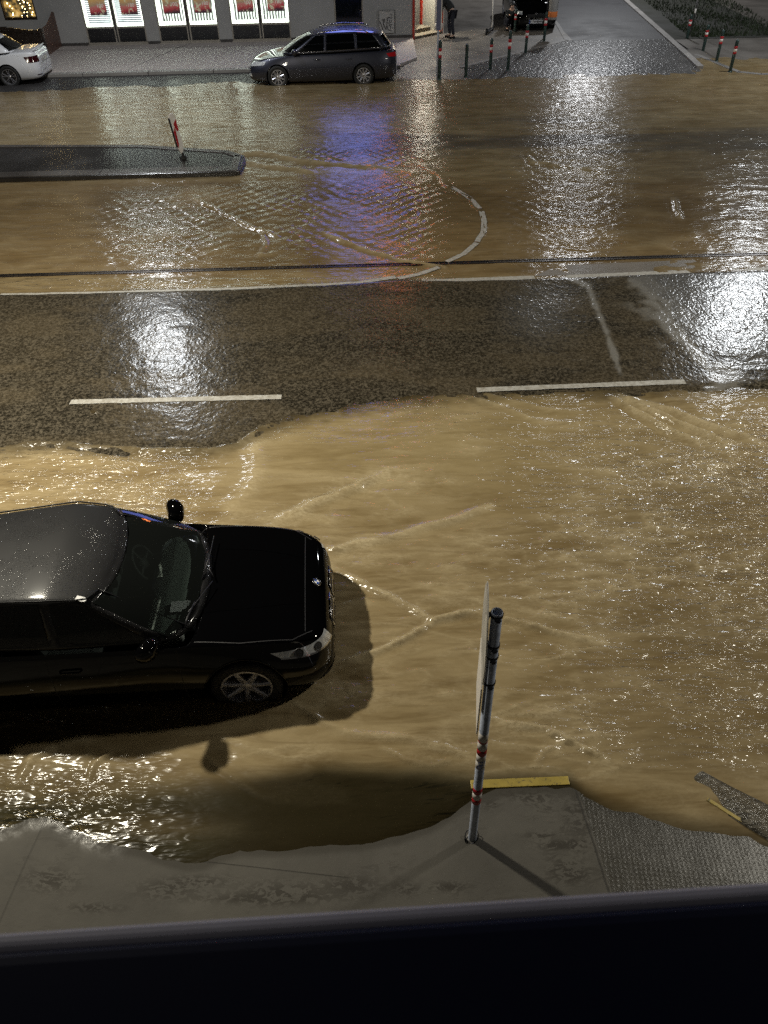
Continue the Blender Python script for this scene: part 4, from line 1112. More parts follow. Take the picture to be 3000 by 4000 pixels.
HERO = dict(paint='paint_black', roofpaint='roof_wet', hw=.905, wf=1.5, wr=-1.31, wz=.325, R=.325, rim=.228, spokes=7, alloy='alloy_dark', crown=.03,
  st=[(-2.31, .50, .50, .40, .44, .45, .42, .34), (-2.30, .88, .86, .55, .66, .55, .60, .26), (-2.20, 1.02, .98, .66, .76, .60, .70, .22), (-1.95, 1.03, .98, .75, .86, .62, .80, .20), (-1.55, 1.02, .97, .78, .895, .62, .83, .19), (-1.42, 1.00, .965, .79, .905, .62, .84, .18),
      (-1.36, .50, .96, .80, .905, .62, .84, .17), (-.9, .42, .95, .815, .905, .60, .85, .16), (-.2, .42, .935, .825, .905, .58, .86, .16), (.6, .42, .915, .825, .905, .56, .86, .16), (.98, .46, .90, .82, .905, .56, .86, .16),
      (1.06, .845, .88, .81, .905, .56, .86, .16), (1.12, .885, .872, .81, .905, .56, .86, .16), (1.4, .875, .845, .80, .905, .56, .86, .17), (1.7, .855, .82, .785, .90, .55, .84, .18), (1.95, .815, .785, .755, .885, .54, .82, .19), (2.12, .77, .74, .70, .85, .52, .78, .20), (2.22, .715, .69, .62, .78, .50, .72, .21), (2.285, .64, .62, .52, .67, .46, .62, .22), (2.31, .51, .51, .42, .52, .42, .48, .30)],
  zbelt=([-1.6, .0, 1.2], [.985, .93, .885]), zroof=([-1.2, -.6, 0, .45], [1.32, 1.375, 1.38, 1.305]),
  gh=[(1.20, 0, .44, 0, 'ws'), (1.18, .32, .42, .27, 'ws'), (1.09, .60, .36, .48, 'ws'), (.97, .735, .28, .595, 'pil'), (.80, .765, .20, .615, 'sw'), (.02, .79, -.02, .635, 'pil'), (-.08, .79, -.10, .635, 'sw'), (-.98, .76, -.80, .57, 'pil'), (-1.25, .70, -.92, .53, 'pil'), (-1.50, .60, -1.02, .45, 'rw'), (-1.62, .3, -1.08, .24, 'rw'), (-1.65, 0, -1.10, 0, 'rw')],
  mir=(.78, .80, .97), extras=hero_extras)
black_saloon, _t = build_car('parked_car', 'glossy black saloon car in the near flood, cut off by the left edge', 'car', (-2.82, 5.07, -.115), .061, HERO, True)

# ---- slate estate car across the street
def estate_extras(t, S, skin, seam, hit):
    for s in (-1, 1):
        skin('headlight', M['lens'], [(2.90, s * 1.26, .60), (2.52, s * 1.64, .66), (2.48, s * 1.68, .76), (2.86, s * 1.30, .72)], (-.62, -s * .78, 0), 10, 5, .008)
        skin('tail_light', M['lens_red'], [(-2.96, s * 1.34, .80), (-2.77, s * 1.60, .82), (-2.72, s * 1.62, .91), (-2.92, s * 1.36, .93)], (.62, -s * .78, 0), 10, 5, .008)
        for x in (1.02, -.02, -1.02): seam([(x, s * 2, .28), (x - .02, s * 2, .90)], (0, -s, 0), .008)
        for x in (.15, -.85):
            p, n = hit((x, s * 2, .80), (0, -s, 0))
            bm = bmesh.new(); tube(bm, [p + Vector((-.10, 0, 0)), p + Vector((-.08, s * .03, 0)), p + Vector((.08, s * .03, 0)), p + Vector((.10, 0, 0))], .014, 8); link('door_handle', bm, M['paint_grey'], t, True)
        skin('side_marker', M['lens'], [(1.12, s * 2, .66), (1.22, s * 2, .67), (1.22, s * 2, .70), (1.12, s * 2, .69)], (0, -s, 0), 2, 1, .006)
        seam([(1.0, s * .74, 3), (1.6, s * .74, 3), (2.1, s * .62, 3)], (0, 0, -1), .008, off=.002)
        bm = bmesh.new(); pts = [(x, s * .60, float(np.interp(x, *S['zroof'])) + dz) for x, dz in ((.10, .005), (.02, .045), (-.7, .05), (-1.35, .045), (-1.5, .005))]
        tube(bm, pts, .016, 8); link('roof_rail', bm, M['chrome'], t, True)
        bm = bmesh.new(); cols = [c for c in S['gh'] if c[1] > .7 or c[0] < -1.8 and c[1] > .5]
        tube(bm, [(c[0], s * (c[1] + .012), float(np.interp(c[0], *S['zbelt'])) + .05) for c in cols], .006, 6); link('window_trim', bm, M['chrome'], t, True)
        skin('fog_light', M['lens'], [(3, s * .55, .34), (3, s * .68, .34), (3, s * .67, .42), (3, s * .56, .42)], (-1, 0, 0), 3, 2, .006)
    skin('grille', M['plastic'], [(3, -.42, .42), (3, .42, .42), (3, .36, .56), (3, -.36, .56)], (-1, 0, 0), 8, 3, .005)
    skin('plate', M['plate'], [(-3, -.26, .62), (-3, .26, .62), (-3, .26, .73), (-3, -.26, .73)], (1, 0, 0), 4, 2, .012)
    for y0, y1 in ((.5, -.05), (-.1, -.6)):
        bm = bmesh.new(); tube(bm, [(1.18, y0, .99), (1.14, y1, .99)], .008, 6); link('wiper', bm, M['clamp'], t)
    boxobj('cowl', (1.02, 1.22, -.64, .64, .84, .935), M['plastic'], t, .02)
ESTATE = dict(paint='paint_grey', hw=.895, wf=1.42, wr=-1.305, wz=.325, R=.325, rim=.215, spokes=10, twin=False, alloy='alloy', crown=.035,
  st=[(-2.39, .55, .55, .40, .44, .45, .42, .34), (-2.37, .98, .96, .52, .64, .60, .58, .26), (-2.28, 1.02, 1.0, .66, .77, .66, .70, .22), (-2.05, 1.02, 1.0, .75, .86, .66, .80, .20), (-1.7, .60, .99, .78, .89, .66, .83, .18), (-1.3, .50, .985, .79, .895, .66, .84, .17), (-.4, .45, .96, .81, .895, .62, .85, .16), (.6, .45, .94, .81, .895, .60, .85, .16), (.98, .50, .93, .80, .895, .60, .85, .16),
      (1.06, .90, .92, .80, .895, .60, .85, .16), (1.15, .925, .905, .80, .895, .60, .85, .17), (1.5, .90, .87, .77, .89, .58, .84, .18), (1.85, .84, .80, .72, .86, .56, .80, .19), (2.1, .77, .735, .64, .79, .54, .73, .20), (2.26, .69, .665, .54, .70, .50, .64, .21), (2.34, .60, .59, .44, .58, .46, .54, .23), (2.37, .48, .48, .34, .44, .42, .40, .30)],
  zbelt=([-2.2, -1, 1.2], [1.05, 1.0, .93]), zroof=([-2.0, -1.3, -.5, .4], [1.38, 1.48, 1.51, 1.41]),
  gh=[(1.30, 0, .42, 0, 'ws'), (1.27, .33, .40, .27, 'ws'), (1.14, .62, .32, .48, 'ws'), (1.0, .735, .22, .57, 'pil'), (.80, .765, .12, .60, 'sw'), (-.08, .79, -.10, .615, 'pil'), (-.16, .79, -.18, .615, 'sw'), (-1.06, .78, -1.02, .61, 'pil'), (-1.14, .78, -1.10, .605, 'sw'), (-1.92, .73, -1.58, .56, 'pil'), (-2.12, .62, -1.86, .50, 'rw'), (-2.20, .32, -1.95, .26, 'rw'), (-2.22, 0, -1.97, 0, 'rw')],
  mir=(.86, .80, 1.0), extras=estate_extras)
build_car('parked_car', 'slate grey estate car parked at the far kerb with blue light on its roof', 'car', (-1.66, 28.75, -.09), PI + .012, ESTATE)

# ---- white saloon at the far left, tail towards us
def white_extras(t, S, skin, seam, hit):
    for s in (-1, 1):
        skin('tail_light', M['lens_red_dark'], [(-2.92, s * 1.30, .70), (-2.66, s * 1.62, .70), (-2.60, s * 1.65, .86), (-2.90, s * 1.32, .88)], (.62, -s * .78, 0), 10, 6, .008)
        for x in (.98, -.12, -1.12): seam([(x, s * 2, .28), (x - .02, s * 2, .86)], (0, -s, 0), .008)
        skin('rear_reflector', M['lens_red_dark'], [(-3, s * .55, .33), (-3, s * .72, .33), (-3, s * .72, .36), (-3, s * .55, .36)], (1, 0, 0), 3, 1, .005)
        seam([(-1.55, s * .66, 3), (-2.15, s * .60, 3)], (0, 0, -1), .008)
    skin('plate', M['sign_grey'], [(-3, -.26, .66), (-3, .26, .66), (-3, .26, .77), (-3, -.26, .77)], (1, 0, 0), 4, 2, .010)
    seam([(-3, -.62, .62), (-3, .62, .62)], (1, 0, 0), .01); seam([(-3, -.7, .42), (-3, .7, .42)], (1, 0, 0), .01)
    bm = bmesh.new(); tube(bm, [(-2.20, -.58, 1.02), (-2.25, -.3, 1.045), (-2.26, 0, 1.05), (-2.25, .3, 1.045), (-2.20, .58, 1.02)], .018, 8); link('boot_spoiler', bm, M['paint_white'], t, True)
    bm = bmesh.new(); lathe(bm, [(.035, 0), (.04, .01), (.04, .1)], 16, M=Matrix.Translation((-2.26, -.5, .27)) @ Matrix.Rotation(PI / 2, 4, 'Y')); link('exhaust_pipe', bm, M['chrome'], t)
WHITE = dict(HERO); WHITE.update(paint='paint_white', roofpaint='paint_white', spokes=5, twin=True, alloy='alloy', extras=white_extras)
build_car('parked_car', 'white saloon car at the far kerb, only its tail in view at the left', 'car', (-13.20, 29.45, -.06), PI + .02, WHITE)

# ---- dark cars in the side street
def front_extras(t, S, skin, seam, hit):
    for s in (-1, 1):
        skin('headlight', M['lens'], [(2.86, s * 1.26, .585), (2.50, s * 1.66, .64), (2.46, s * 1.70, .72), (2.83, s * 1.30, .685)], (-.62, -s * .78, 0), 10, 5, .008)
        seam([(1.02, s * .74, 3), (1.95, s * .70, 3)], (0, 0, -1), .007)
    skin('grille', M['plastic'], [(3, -.35, .48), (3, .35, .48), (3, .33, .60), (3, -.33, .60)], (-1, 0, 0), 6, 3, .005)
    p, n = hit((3, 0, .62), (-1, 0, 0))
    bm = bmesh.new()
    for a in (0, 1, 2, 3): box(bm, p.x, p.x + .02, -.05 + .025 * a, -.035 + .025 * a, .59 + .02 * (a % 2), .65 - .02 * (a % 2))
    link('badge', bm, M['chrome'], t)
    pl = skin('plate', M['plate'], [(3, -.26, .30), (3, .26, .30), (3, .26, .415), (3, -.26, .415)], (-1, 0, 0), 2, 1, .016)
    q, _ = hit((3, 0, .36), (-1, 0, 0))
    text('plate_text', 'W TW809R', .105, M['ink'], pl, Matrix.Translation((q.x + .03, 0, .357)) @ Matrix.Rotation(PI / 2, 4, 'Z') @ Matrix.Rotation(PI / 2, 4, 'X'))
    bm = bmesh.new(); box(bm, q.x + .022, q.x + .026, -.255, -.215, .302, .412); link('plate_band', bm, M['blue'], pl)
DARK = dict(HERO); DARK.update(roofpaint='paint_black', spokes=5, extras=front_extras, alloy='alloy_dark')
build_car('parked_car', 'black car parked nose out in the side street behind the bollards', 'car', (6.40, 37.9, .04), -PI / 2 - .02, DARK)
build_car('parked_car', 'dark car at the kerb of the side street, at the very top right', 'car', (13.05, 46.2, .10), -PI / 2 - .10, DARK)

# ------------------------------------------------------------------ FAR SIDE OF THE STREET
def GF(fx, fy, z=0.0): return G3(fx / D, fy / D, z)
def zfor(fy, X, Y):
    lo_, hi_ = -1, 14
    for _ in range(40):
        m = (lo_ + hi_) / 2
        if proj(Vector((X, Y, m)))[1] > fy / D: lo_ = m
        else: hi_ = m
    return (lo_ + hi_) / 2
def land_z(x, y):
    wob = (vn1(x, y) - .5) * .5
    shore = 28.25 + .016 * x
    if x > 10.7: shore = 30.6
    z = (y + wob - shore) * .028
    z = max(-.09, min(.045, z))
    return z
def vn1(x, y): return float(vnoise(np.array([x * .9 + 50.0]), np.array([y * 1.3 + 20.0]))[0])
def land(name, x0, x1, y0, y1, cond, mat, dz=0.0, step=.25, kind='structure'):
    bm = bmesh.new(); nx = int((x1 - x0) / step); ny = int((y1 - y0) / step); vs = {}
    def gv(i, j):
        if (i, j) not in vs:
            x = x0 + i * step; y = y0 + j * step; vs[i, j] = bm.verts.new((x, y, land_z(x, y) + (dz(x, y) if callable(dz) else dz)))
        return vs[i, j]
    for i in range(nx):
        for j in range(ny):
            if cond(x0 + (i + .5) * step, y0 + (j + .5) * step): bm.faces.new((gv(i, j), gv(i + 1, j), gv(i + 1, j + 1), gv(i, j + 1)))
    bmesh.ops.recalc_face_normals(bm, faces=bm.faces)
    if bm.faces[:] and bm.faces[:][0].normal.z < 0: bmesh.ops.reverse_faces(bm, faces=bm.faces)
    o = link(name, bm, mat, None, True); o['kind'] = kind; return o
def wet_cobble():
    t = NT('wet_setts'); v = t.pos((1, 1, 1), (0, 0, .2))
    br = t.n('ShaderNodeTexBrick', {'Vector': t.pos((1, 1, 1)), 'Scale': 5.0, 'Mortar Size': .02, 'Mortar Smooth': .6, 'Color1': (1, 1, 1, 1), 'Color2': (.8, .8, .8, 1), 'Mortar': (0, 0, 0, 1)})
    n = t.noise(t.pos(), 1.2, 4); n2 = t.noise(t.pos((1, .8, 1), (0, 0, .5)), 9, 2, .6, .5)
    col = t.mix(t.rng(n, .3, .7, 0, 1), (.06, .058, .056), (.11, .105, .10))
    h = t.math('ADD', t.math('MULTIPLY', br.outputs[0], .004), t.math('MULTIPLY', n2, .028))
    bp = t.n('ShaderNodeBump', {'Strength': 1., 'Distance': 1., 'Height': h})
    df = t.n('ShaderNodeBsdfDiffuse', {'Color': col, 'Normal': bp}); gl = t.n('ShaderNodeBsdfGlossy', {'Roughness': .26, 'Normal': bp}); fr = t.n('ShaderNodeFresnel', {'IOR': 1.36, 'Normal': bp})
    return t.fin(t.n('ShaderNodeMixShader', {0: fr, 1: df, 2: gl}))
M['setts'] = wet_cobble()
M['pave_corner'] = concrete('corner_pavement', (.11, .098, .085), var=.22, wet=.6, bumpS=.2)
M['gutter'] = concrete('gutter_asphalt', (.028, .026, .026), var=.2, wet=.8)
def roadside(x, y): return x > 7.5 + .03 * (y - 28) + max(0, 33 - y) * -.9 + 2.0 * 0 and x < 10.85 + .05 * (y - 29)
land('gutter', -45, 1.2, 27.5, 30.2, lambda x, y: True, M['gutter'], 0)
land('side_street', 1.2, 13.0, 27.5, 34.0, lambda x, y: (x > 2.8 + (34 - y) * -.0 + max(0, y - 29.5) * 1.05) and x < 10.95 + .07 * (y - 28.5), M['setts'])
land('side_street', 6.0, 15.0, 33.0, 80, lambda x, y: x > 7.4 + .02 * (y - 33) and x < 10.95 + .07 * (y - 28.5), M['side_road'], lambda x, y: .004 + (0 if y > 33.5 else -.02))
land('pavement', 1.0, 9.0, 27.5, 34.0, lambda x, y: x <= 2.9 + max(0, y - 29.5) * 1.05, M['pave_corner'], lambda x, y: .006)
land('pavement', 1.0, 9.0, 34.0, 80, lambda x, y: x < 7.5 + .02 * (y - 33), M['pave_corner'], .006)
land('pavement', 10.0, 45.0, 27.5, 80, lambda x, y: x > 10.9 + .07 * (y - 28.5) and not (x < 15.5 and 33.6 < y), M['pave_corner'], lambda x, y: .010)
# verge of grass between kerb and footpath
land('verge', 10.0, 17.0, 33.5, 80, lambda x, y: x > 10.75 + .07 * (y - 28.5) and x < 15.6, concrete('verge_soil', (.012, .012, .006)), .02)
bm = bmesh.new(); rr = random.Random(3)
for k in range(9000):
    y = 33.8 + 14 * rr.random() ** 1.5; x = 11.5 + .07 * (y - 28.5) + rr.random() * 3.9
    if rr.random() < .35 * (1 + math.sin(x * 2.1 + y)) : continue
    h = rr.uniform(.05, .13); a = rr.uniform(0, 6.28); dx, dy = math.cos(a) * .02, math.sin(a) * .02; z = land_z(x, y) + .02
    bm.faces.new([bm.verts.new(p) for p in ((x - dx, y - dy, z), (x + dx, y + dy, z), (x + dy * 2, y + dx * 2, z + h))])
tag(link('grass', bm, M['grass']), 'short green grass on the verge at the top right', 'grass', kind='stuff')
# kerbs
def kerbline(name, pts, wd, z0, z1, mat, seg=1.0, gap=.012):
    bm = bmesh.new()
    for a, b in zip(pts[:-1], pts[1:]):
        a, b = Vector((*a, 0)), Vector((*b, 0)); L = (b - a).length; d = (b - a) / L; n = Vector((-d.y, d.x, 0)); k = 0
        while k < L - .01:
            e = min(L, k + seg) - gap
            p, q = a + d * k, a + d * e
            prism(bm, [(p.x, p.y), (q.x, q.y), ((q + n * wd).x, (q + n * wd).y), ((p + n * wd).x, (p + n * wd).y)], z0, z1); k += seg
    bevel(bm, .012, 2)
    o = link(name, bm, mat); o['kind'] = 'structure'; return o
M['kerb_pale'] = concrete('kerb_pale', (.24, .225, .21), var=.15, wet=.6)
kerbline('kerb', [(-45, SY(29.75, -45)), (.9, SY(29.75, .9))], .28, -.1, .13, M['kerb_pale'], 2.2, .02)
kerbline('kerb', [(10.85, 28.9), (11.05, 31.5), (14.3, 80)], .22, -.1, .10, M['kerb_pale'], 1.0)
kerbline('kerb', [(2.95, 29.6), (7.35, 33.8), (7.6, 37), (8.4, 80)], -.0 + .16, -.1, .065, M['kerb'], 1.0)
kerbline('kerb', [(11.2, 31.2), (11.75, 28.3), (12.4, 27.9), (30, 27.9)], .18, -.1, .02, M['kerb'], 1.2)
bm = bmesh.new(); prism(bm, [(-45, SY(30.035, -45)), (.9, SY(30.035, .9)), (1.5, 31.0), (1.5, 34.7), (-45, SY(34.7, -45))], -.1, .127)
link('pavement', bm, M['pave_far'])['kind'] = 'structure'
# slab joints in the far pavement
bm = bmesh.new()
for x0, y0, x1, y1 in ((-8.4, 30.05, -7.3, 33.6), (-7.3, 33.6, -6.9, 34.5), (-16, 33.45, 1.2, 33.75)):
    a, b = Vector((x0, y0, .1295)), Vector((x1, y1, .1295)); n = (b - a).normalized().cross(Vector((0, 0, 1))) * .016
    bm.faces.new([bm.verts.new(p) for p in (a - n, b - n, b + n, a + n)])
link('pavement_joint', bm, M['gutter'])['kind'] = 'structure'

# ------------------------------------------------------------------ tram stop island
t_ = NT('island_top')
bm = bmesh.new()
IS = [(-45, SY(19.17, -45)), (-3.30, 19.12), (-3.22, 19.17), (-3.20, 19.6), (-3.24, 20.35), (-3.5, 20.62), (-4.2, 20.85), (-6.0, 21.35), (-9.8, 21.6), (-45, SY(21.7, -45))]
prism(bm, IS, -.1, .10); bevel(bm, .02, 2)
link('traffic_island', bm, M['island'])['kind'] = 'structure'
kerbline('island_kerb', [(-45, SY(19.16, -45)), (-3.26, 19.17)], .36, -.1, .112, M['island_kerb'], 2.75, .02)
bm = bmesh.new()
for a, b in (((-3.26, 19.2), (-3.3, 20.35)), ((-3.3, 20.35), (-3.7, 20.75)), ((-3.7, 20.75), (-6, 21.38)), ((-6, 21.38), (-9.8, 21.66))):
    d = (Vector(b) - Vector(a)).normalized(); n = Vector((-d.y, d.x)) * .2
    prism(bm, [a, b, (b[0] + n.x, b[1] + n.y), (a[0] + n.x, a[1] + n.y)], -.1, .115)
bevel(bm, .015, 2); link('island_kerb', bm, M['island_kerb'])['kind'] = 'structure'
# delineator blade
bp_ = G3(396, 341, .10); t = empty('delineator', bp_); tag(t, 'leaning red and white delineator blade on the traffic island', 'delineator')
Mz = Matrix.Rotation(math.radians(-7), 4, 'Y') @ Matrix.Rotation(math.radians(60), 4, 'Z')
def blade(name, pts, y0, y1, mat):
    bm = bmesh.new(); a = [bm.verts.new(Mz @ Vector((x, y0, z))) for x, z in pts]; b = [bm.verts.new(Mz @ Vector((x, y1, z))) for x, z in pts]
    bm.faces.new(a); bm.faces.new(b[::-1])
    for i in range(len(pts)): bm.faces.new((a[i], b[i], b[(i + 1) % len(pts)], a[(i + 1) % len(pts)]))
    bmesh.ops.recalc_face_normals(bm, faces=bm.faces); return link(name, bm, mat, t)
HB = 1.0
blade('blade', [(-.02, .10), (.06, .16), (.105, .3), (.105, HB - .08), (.06, HB), (-.06, HB), (-.105, HB - .08), (-.105, .3)], -.018, .018, M['band_white'])
blade('blade_edge', [(-.11, .28), (-.09, .28), (-.09, HB - .06), (-.11, HB - .08)], -.02, .02, M['frame_dark'])
for z0 in (.52,): blade('red_stripe', [(-.03, z0), (.09, z0 + .18), (.09, z0 + .42), (-.03, z0 + .24)] if z0 < .3 else [(-.085, z0 - .28), (-.035, z0 - .2), (.0, z0 + .20), (-.085, z0 + .1)], -.021, -.0185, M['band_red'])
blade('red_stripe', [(.03, .60), (.095, .62), (.095, .86), (-.02, .78)], -.021, -.0185, M['band_red'])
bm = bmesh.new(); lathe(bm, [(.001, .12), (.03, .12), (.035, .05), (.09, .03), (.10, 0), (.1, -.02)], 16); link('rubber_foot', bm, M['rubber'], t, True)

# ------------------------------------------------------------------ BUILDING
B = empty('shop_building', (1.5, 34.55, 0), .016); tag(B, 'grey rendered corner building with tall lit shop windows across the street', 'building')
WX = lambda x: x - 1.5
ops = [(WX(-10.86), WX(-8.61), .15, 3.2), (WX(-8.13), WX(-5.86), .15, 3.2), (WX(-5.38), WX(-3.14), .15, 3.2), (WX(-1.46), WX(-.37), .16, 3.0), (WX(-13.75), WX(-12.55), 1.02, 2.3)]
for k in range(6): ops.append((WX(-15 + 2.9 * k), WX(-13.8 + 2.9 * k), 5.0, 6.9))
ORANGE = (WX(.15), WX(1.15), 7.4, 8.6); ops.append(ORANGE)
xs = sorted({-46.5, 0.0} | {o[0] for o in ops} | {o[1] for o in ops}); zs = sorted({0.22, 12.0} | {max(.22, o[2]) for o in ops} | {o[3] for o in ops})
bm = bmesh.new()
for i in range(len(xs) - 1):
    for j in range(len(zs) - 1):
        mx, mz = (xs[i] + xs[i + 1]) / 2, (zs[j] + zs[j + 1]) / 2
        if any(o[0] < mx < o[1] and o[2] < mz < o[3] for o in ops): continue
        bm.faces.new([bm.verts.new(p) for p in ((xs[i], 0, zs[j]), (xs[i + 1], 0, zs[j]), (xs[i + 1], 0, zs[j + 1]), (xs[i], 0, zs[j + 1]))])
for (x0, x1, z0, z1) in ops:
    z0 = max(.22, z0)
    for q in (((x0, 0, z0), (x0, .3, z0), (x0, .3, z1), (x0, 0, z1)), ((x1, 0, z0), (x1, 0, z1), (x1, .3, z1), (x1, .3, z0)), ((x0, 0, z1), (x0, .3, z1), (x1, .3, z1), (x1, 0, z1)), ((x0, 0, z0), (x1, 0, z0), (x1, .3, z0), (x0, .3, z0))):
        bm.faces.new([bm.verts.new(p) for p in q])
for q in (((-46.5, 0, 12), (0, 0, 12), (0, 14, 12), (-46.5, 14, 12)),):
    bm.faces.new([bm.verts.new(p) for p in q])
bmesh.ops.remove_doubles(bm, verts=bm.verts, dist=.001); bmesh.ops.recalc_face_normals(bm, faces=bm.faces)
link('wall', bm, M['plaster'], B)
boxobj('wall_back', (-46.5, -.02, .45, .6, -.1, 11.9), M['frame_dark'], B)
bm = bmesh.new()
px_ = -46.5
for (x0, x1, z0, z1) in sorted(ops[:4]) + [(0, 0, 0, 0)]:
    top = .22
    if x0 > px_ + .01: box(bm, px_, x0, -.03, .3, -.1, top)
    if x1 > x0: box(bm, x0 + .001, x1 - .001, -.031, .28, -.1, z0)
    px_ = x1
link('plinth', bm, M['plinth'], B)

def blind_mat(name, vertical):
    t = NT(name); sx = t.n('ShaderNodeSeparateXYZ', {0: t.n('ShaderNodeTexCoord').outputs['Object']})
    c = sx.outputs[0] if vertical else sx.outputs[2]
    n = t.noise(t.pos((1, 1, 1), obj=True), 3.5, 3, .6, .3)
    wv = t.math('SINE', t.math('ADD', t.math('MULTIPLY', c, 58 if vertical else 100), t.math('MULTIPLY', n, 5 if vertical else .6)))
    f = t.rng(wv, -.3, .8, 0, 1)
    col = t.mix(f, (.085, .075, .075) if vertical else (.095, .08, .10), (1., .92, .88) if vertical else (1, .93, .98))
    st = t.rng(n, .3, .7, 3.2, 6.5)
    return t.fin(t.n('ShaderNodeEmission', {'Color': col, 'Strength': st}))
M['blind_v'] = blind_mat('vertical_blind_lit', True); M['blind_h'] = blind_mat('horizontal_blind_lit', False)
M['glow'] = emis('lit_reveal', (1, .91, .86), 14.0)
def poster_mat():
    t = NT('poster_print'); sx = t.n('ShaderNodeSeparateXYZ', {0: t.n('ShaderNodeTexCoord').outputs['Generated']})
    n = t.noise(t.pos((3, 3, 3), obj=True), 2.2, 3, .5, .6)
    zz = t.math('ADD', sx.outputs[2], t.math('MULTIPLY', sx.outputs[0], -.10))
    col = t.ramp(t.math('ADD', zz, t.math('MULTIPLY', t.math('SUBTRACT', n, .5), .25)), [(0, (.10, .04, .06)), (.12, (.62, .06, .08)), (.30, (.75, .20, .20)), (.36, (.55, .30, .22)), (.55, (.85, .40, .16)), (.72, (.9, .62, .30)), (.85, (.35, .2, .16)), (1, (.6, .35, .3))])
    col = t.mix(t.rng(n, .58, .62, 0, .8), col, (.9, .75, .55))
    return t.fin(t.n('ShaderNodeEmission', {'Color': col, 'Strength': .95}))
M['poster'] = poster_mat(); M['poster_white'] = emis('poster_white_print', (1, .85, .8), .9)
GX = Matrix.Rotation(PI / 2, 4, 'X')
for wi, (x0, x1, z0, z1) in enumerate(ops[:3]):
    bm = bmesh.new(); xm = (x0 + x1) / 2; e = .05; zd = .66
    box(bm, x0, x0 + e, .02, .12, z0, z1); box(bm, x1 - e, x1, .02, .12, z0, z1)
    box(bm, x0 + e, x1 - e, .021, .12, z0, z0 + .07); box(bm, x0 + e, x1 - e, .021, .12, z1 - .06, z1)
    box(bm, x0 - .02, x1 + .02, -.06, .02, z0 - .04, z0 + .012)
    box(bm, xm - .075, xm - .03, .019, .12, z0 + .07, z1 - .06); box(bm, xm + .03, xm + .075, .019, .12, z0 + .07, z1 - .06)
    for a, b in ((x0 + e, xm - .075), (xm + .075, x1 - e)): box(bm, a, b, .023, .12, zd, zd + .06)
    bmesh.ops.recalc_face_normals(bm, faces=bm.faces)
    wn = link('window', bm, M['frame_pale'], B)
    boxobj('frame_gap', (xm - .03, xm + .03, .05, .11, z0 + .07, z1 - .06), M['frame_dark'], wn)
    for si, (a, b) in enumerate(((x0 + e, xm - .075), (xm + .075, x1 - e))):
        boxobj('lower_pane', (a, b, .06, .075, z0 + .07, zd), M['pane_dark'], wn)
        boxobj('lit_border', (a, b, .10, .105, zd + .06, z1 - .06), M['glow'], wn)
        vert = wi > 0
        boxobj('blind', (a + (.10 if si == 0 else .03), b - .04, .09, .0985, zd + .16, z1 - .12), M['blind_v' if vert else 'blind_h'], wn)
        pz = zd + .42; cx_ = (a + b) / 2 + .05
        po = boxobj('poster', (cx_ - .31, cx_ + .31, .07, .088, pz, pz + .80), M['poster'], wn)
        tx = text('poster_number', '100' if (wi + si) % 2 == 0 else '180', .17, M['poster_white'], po, Matrix.Translation((cx_ + .10, .066, pz + .30)) @ GX) if False else None
        text('poster_print', '100' if si == 0 else '180', .17, M['poster_white'], wn, Matrix.Translation((cx_ + .10, .066, pz + .30)) @ GX)
        boxobj('glass_sheet', (a, b, .045, .05, zd + .06, z1 - .06), M['clear'] if 'clear' in M else M['glass'], wn)
# the dark fourth window
x0, x1, z0, z1 = ops[3]
bm = bmesh.new(); e = .05
box(bm, x0, x0 + e, .02, .12, z0, z1); box(bm, x1 - e, x1, .02, .12, z0, z1); box(bm, x0 + e, x1 - e, .021, .12, z0, z0 + .07); box(bm, x0 + e, x1 - e, .021, .12, .55, .62); box(bm, x0 + e, x1 - e, .021, .12, z1 - .06, z1)
wn = link('window', bm, M['frame_pale'], B)
boxobj('pane', (x0 + e, x1 - e, .06, .075, z0 + .07, z1 - .06), M['pane_dark'], wn)
# fairy-light window
x0, x1, z0, z1 = ops[4]
bm = bmesh.new(); box(bm, x0, x0 + .04, -.02, .1, z0, z1); box(bm, x1 - .04, x1, -.02, .1, z0, z1); box(bm, x0 + .04, x1 - .04, -.021, .1, z0, z0 + .08); box(bm, x0 + .04, x1 - .04, -.021, .1, z1 - .05, z1)
wn = link('window', bm, M['wood'], B)
def xm_mat():
    t = NT('lit_room_gold'); n = t.noise(t.pos((1, 1, 1), obj=True), 3.4, 3, .6)
    return t.fin(t.n('ShaderNodeEmission', {'Color': t.ramp(n, [(.35, (.02, .02, .018)), (.48, (.10, .075, .03)), (.6, (.75, .45, .12)), (.75, (1, .72, .3))]), 'Strength': .8}))
boxobj('lit_room', (x0 + .04, x1 - .04, .16, .17, z0 + .08, z1 - .05), xm_mat(), wn)
bm = bmesh.new(); rr = random.Random(5)
for cxk in (.24, .62, .70, .92):
    for k in range(12):
        c_ = Vector((x0 + cxk * 1.1 + rr.uniform(-.07, .07), .10 + rr.uniform(0, .04), z0 + .12 + k * .10 + rr.uniform(-.03, .03)))
        bmesh.ops.create_icosphere(bm, subdivisions=1, radius=rr.uniform(.012, .024), matrix=Matrix.Translation(c_))
link('fairy_lights', bm, emis('fairy_light', (1, .72, .30), 14), wn)
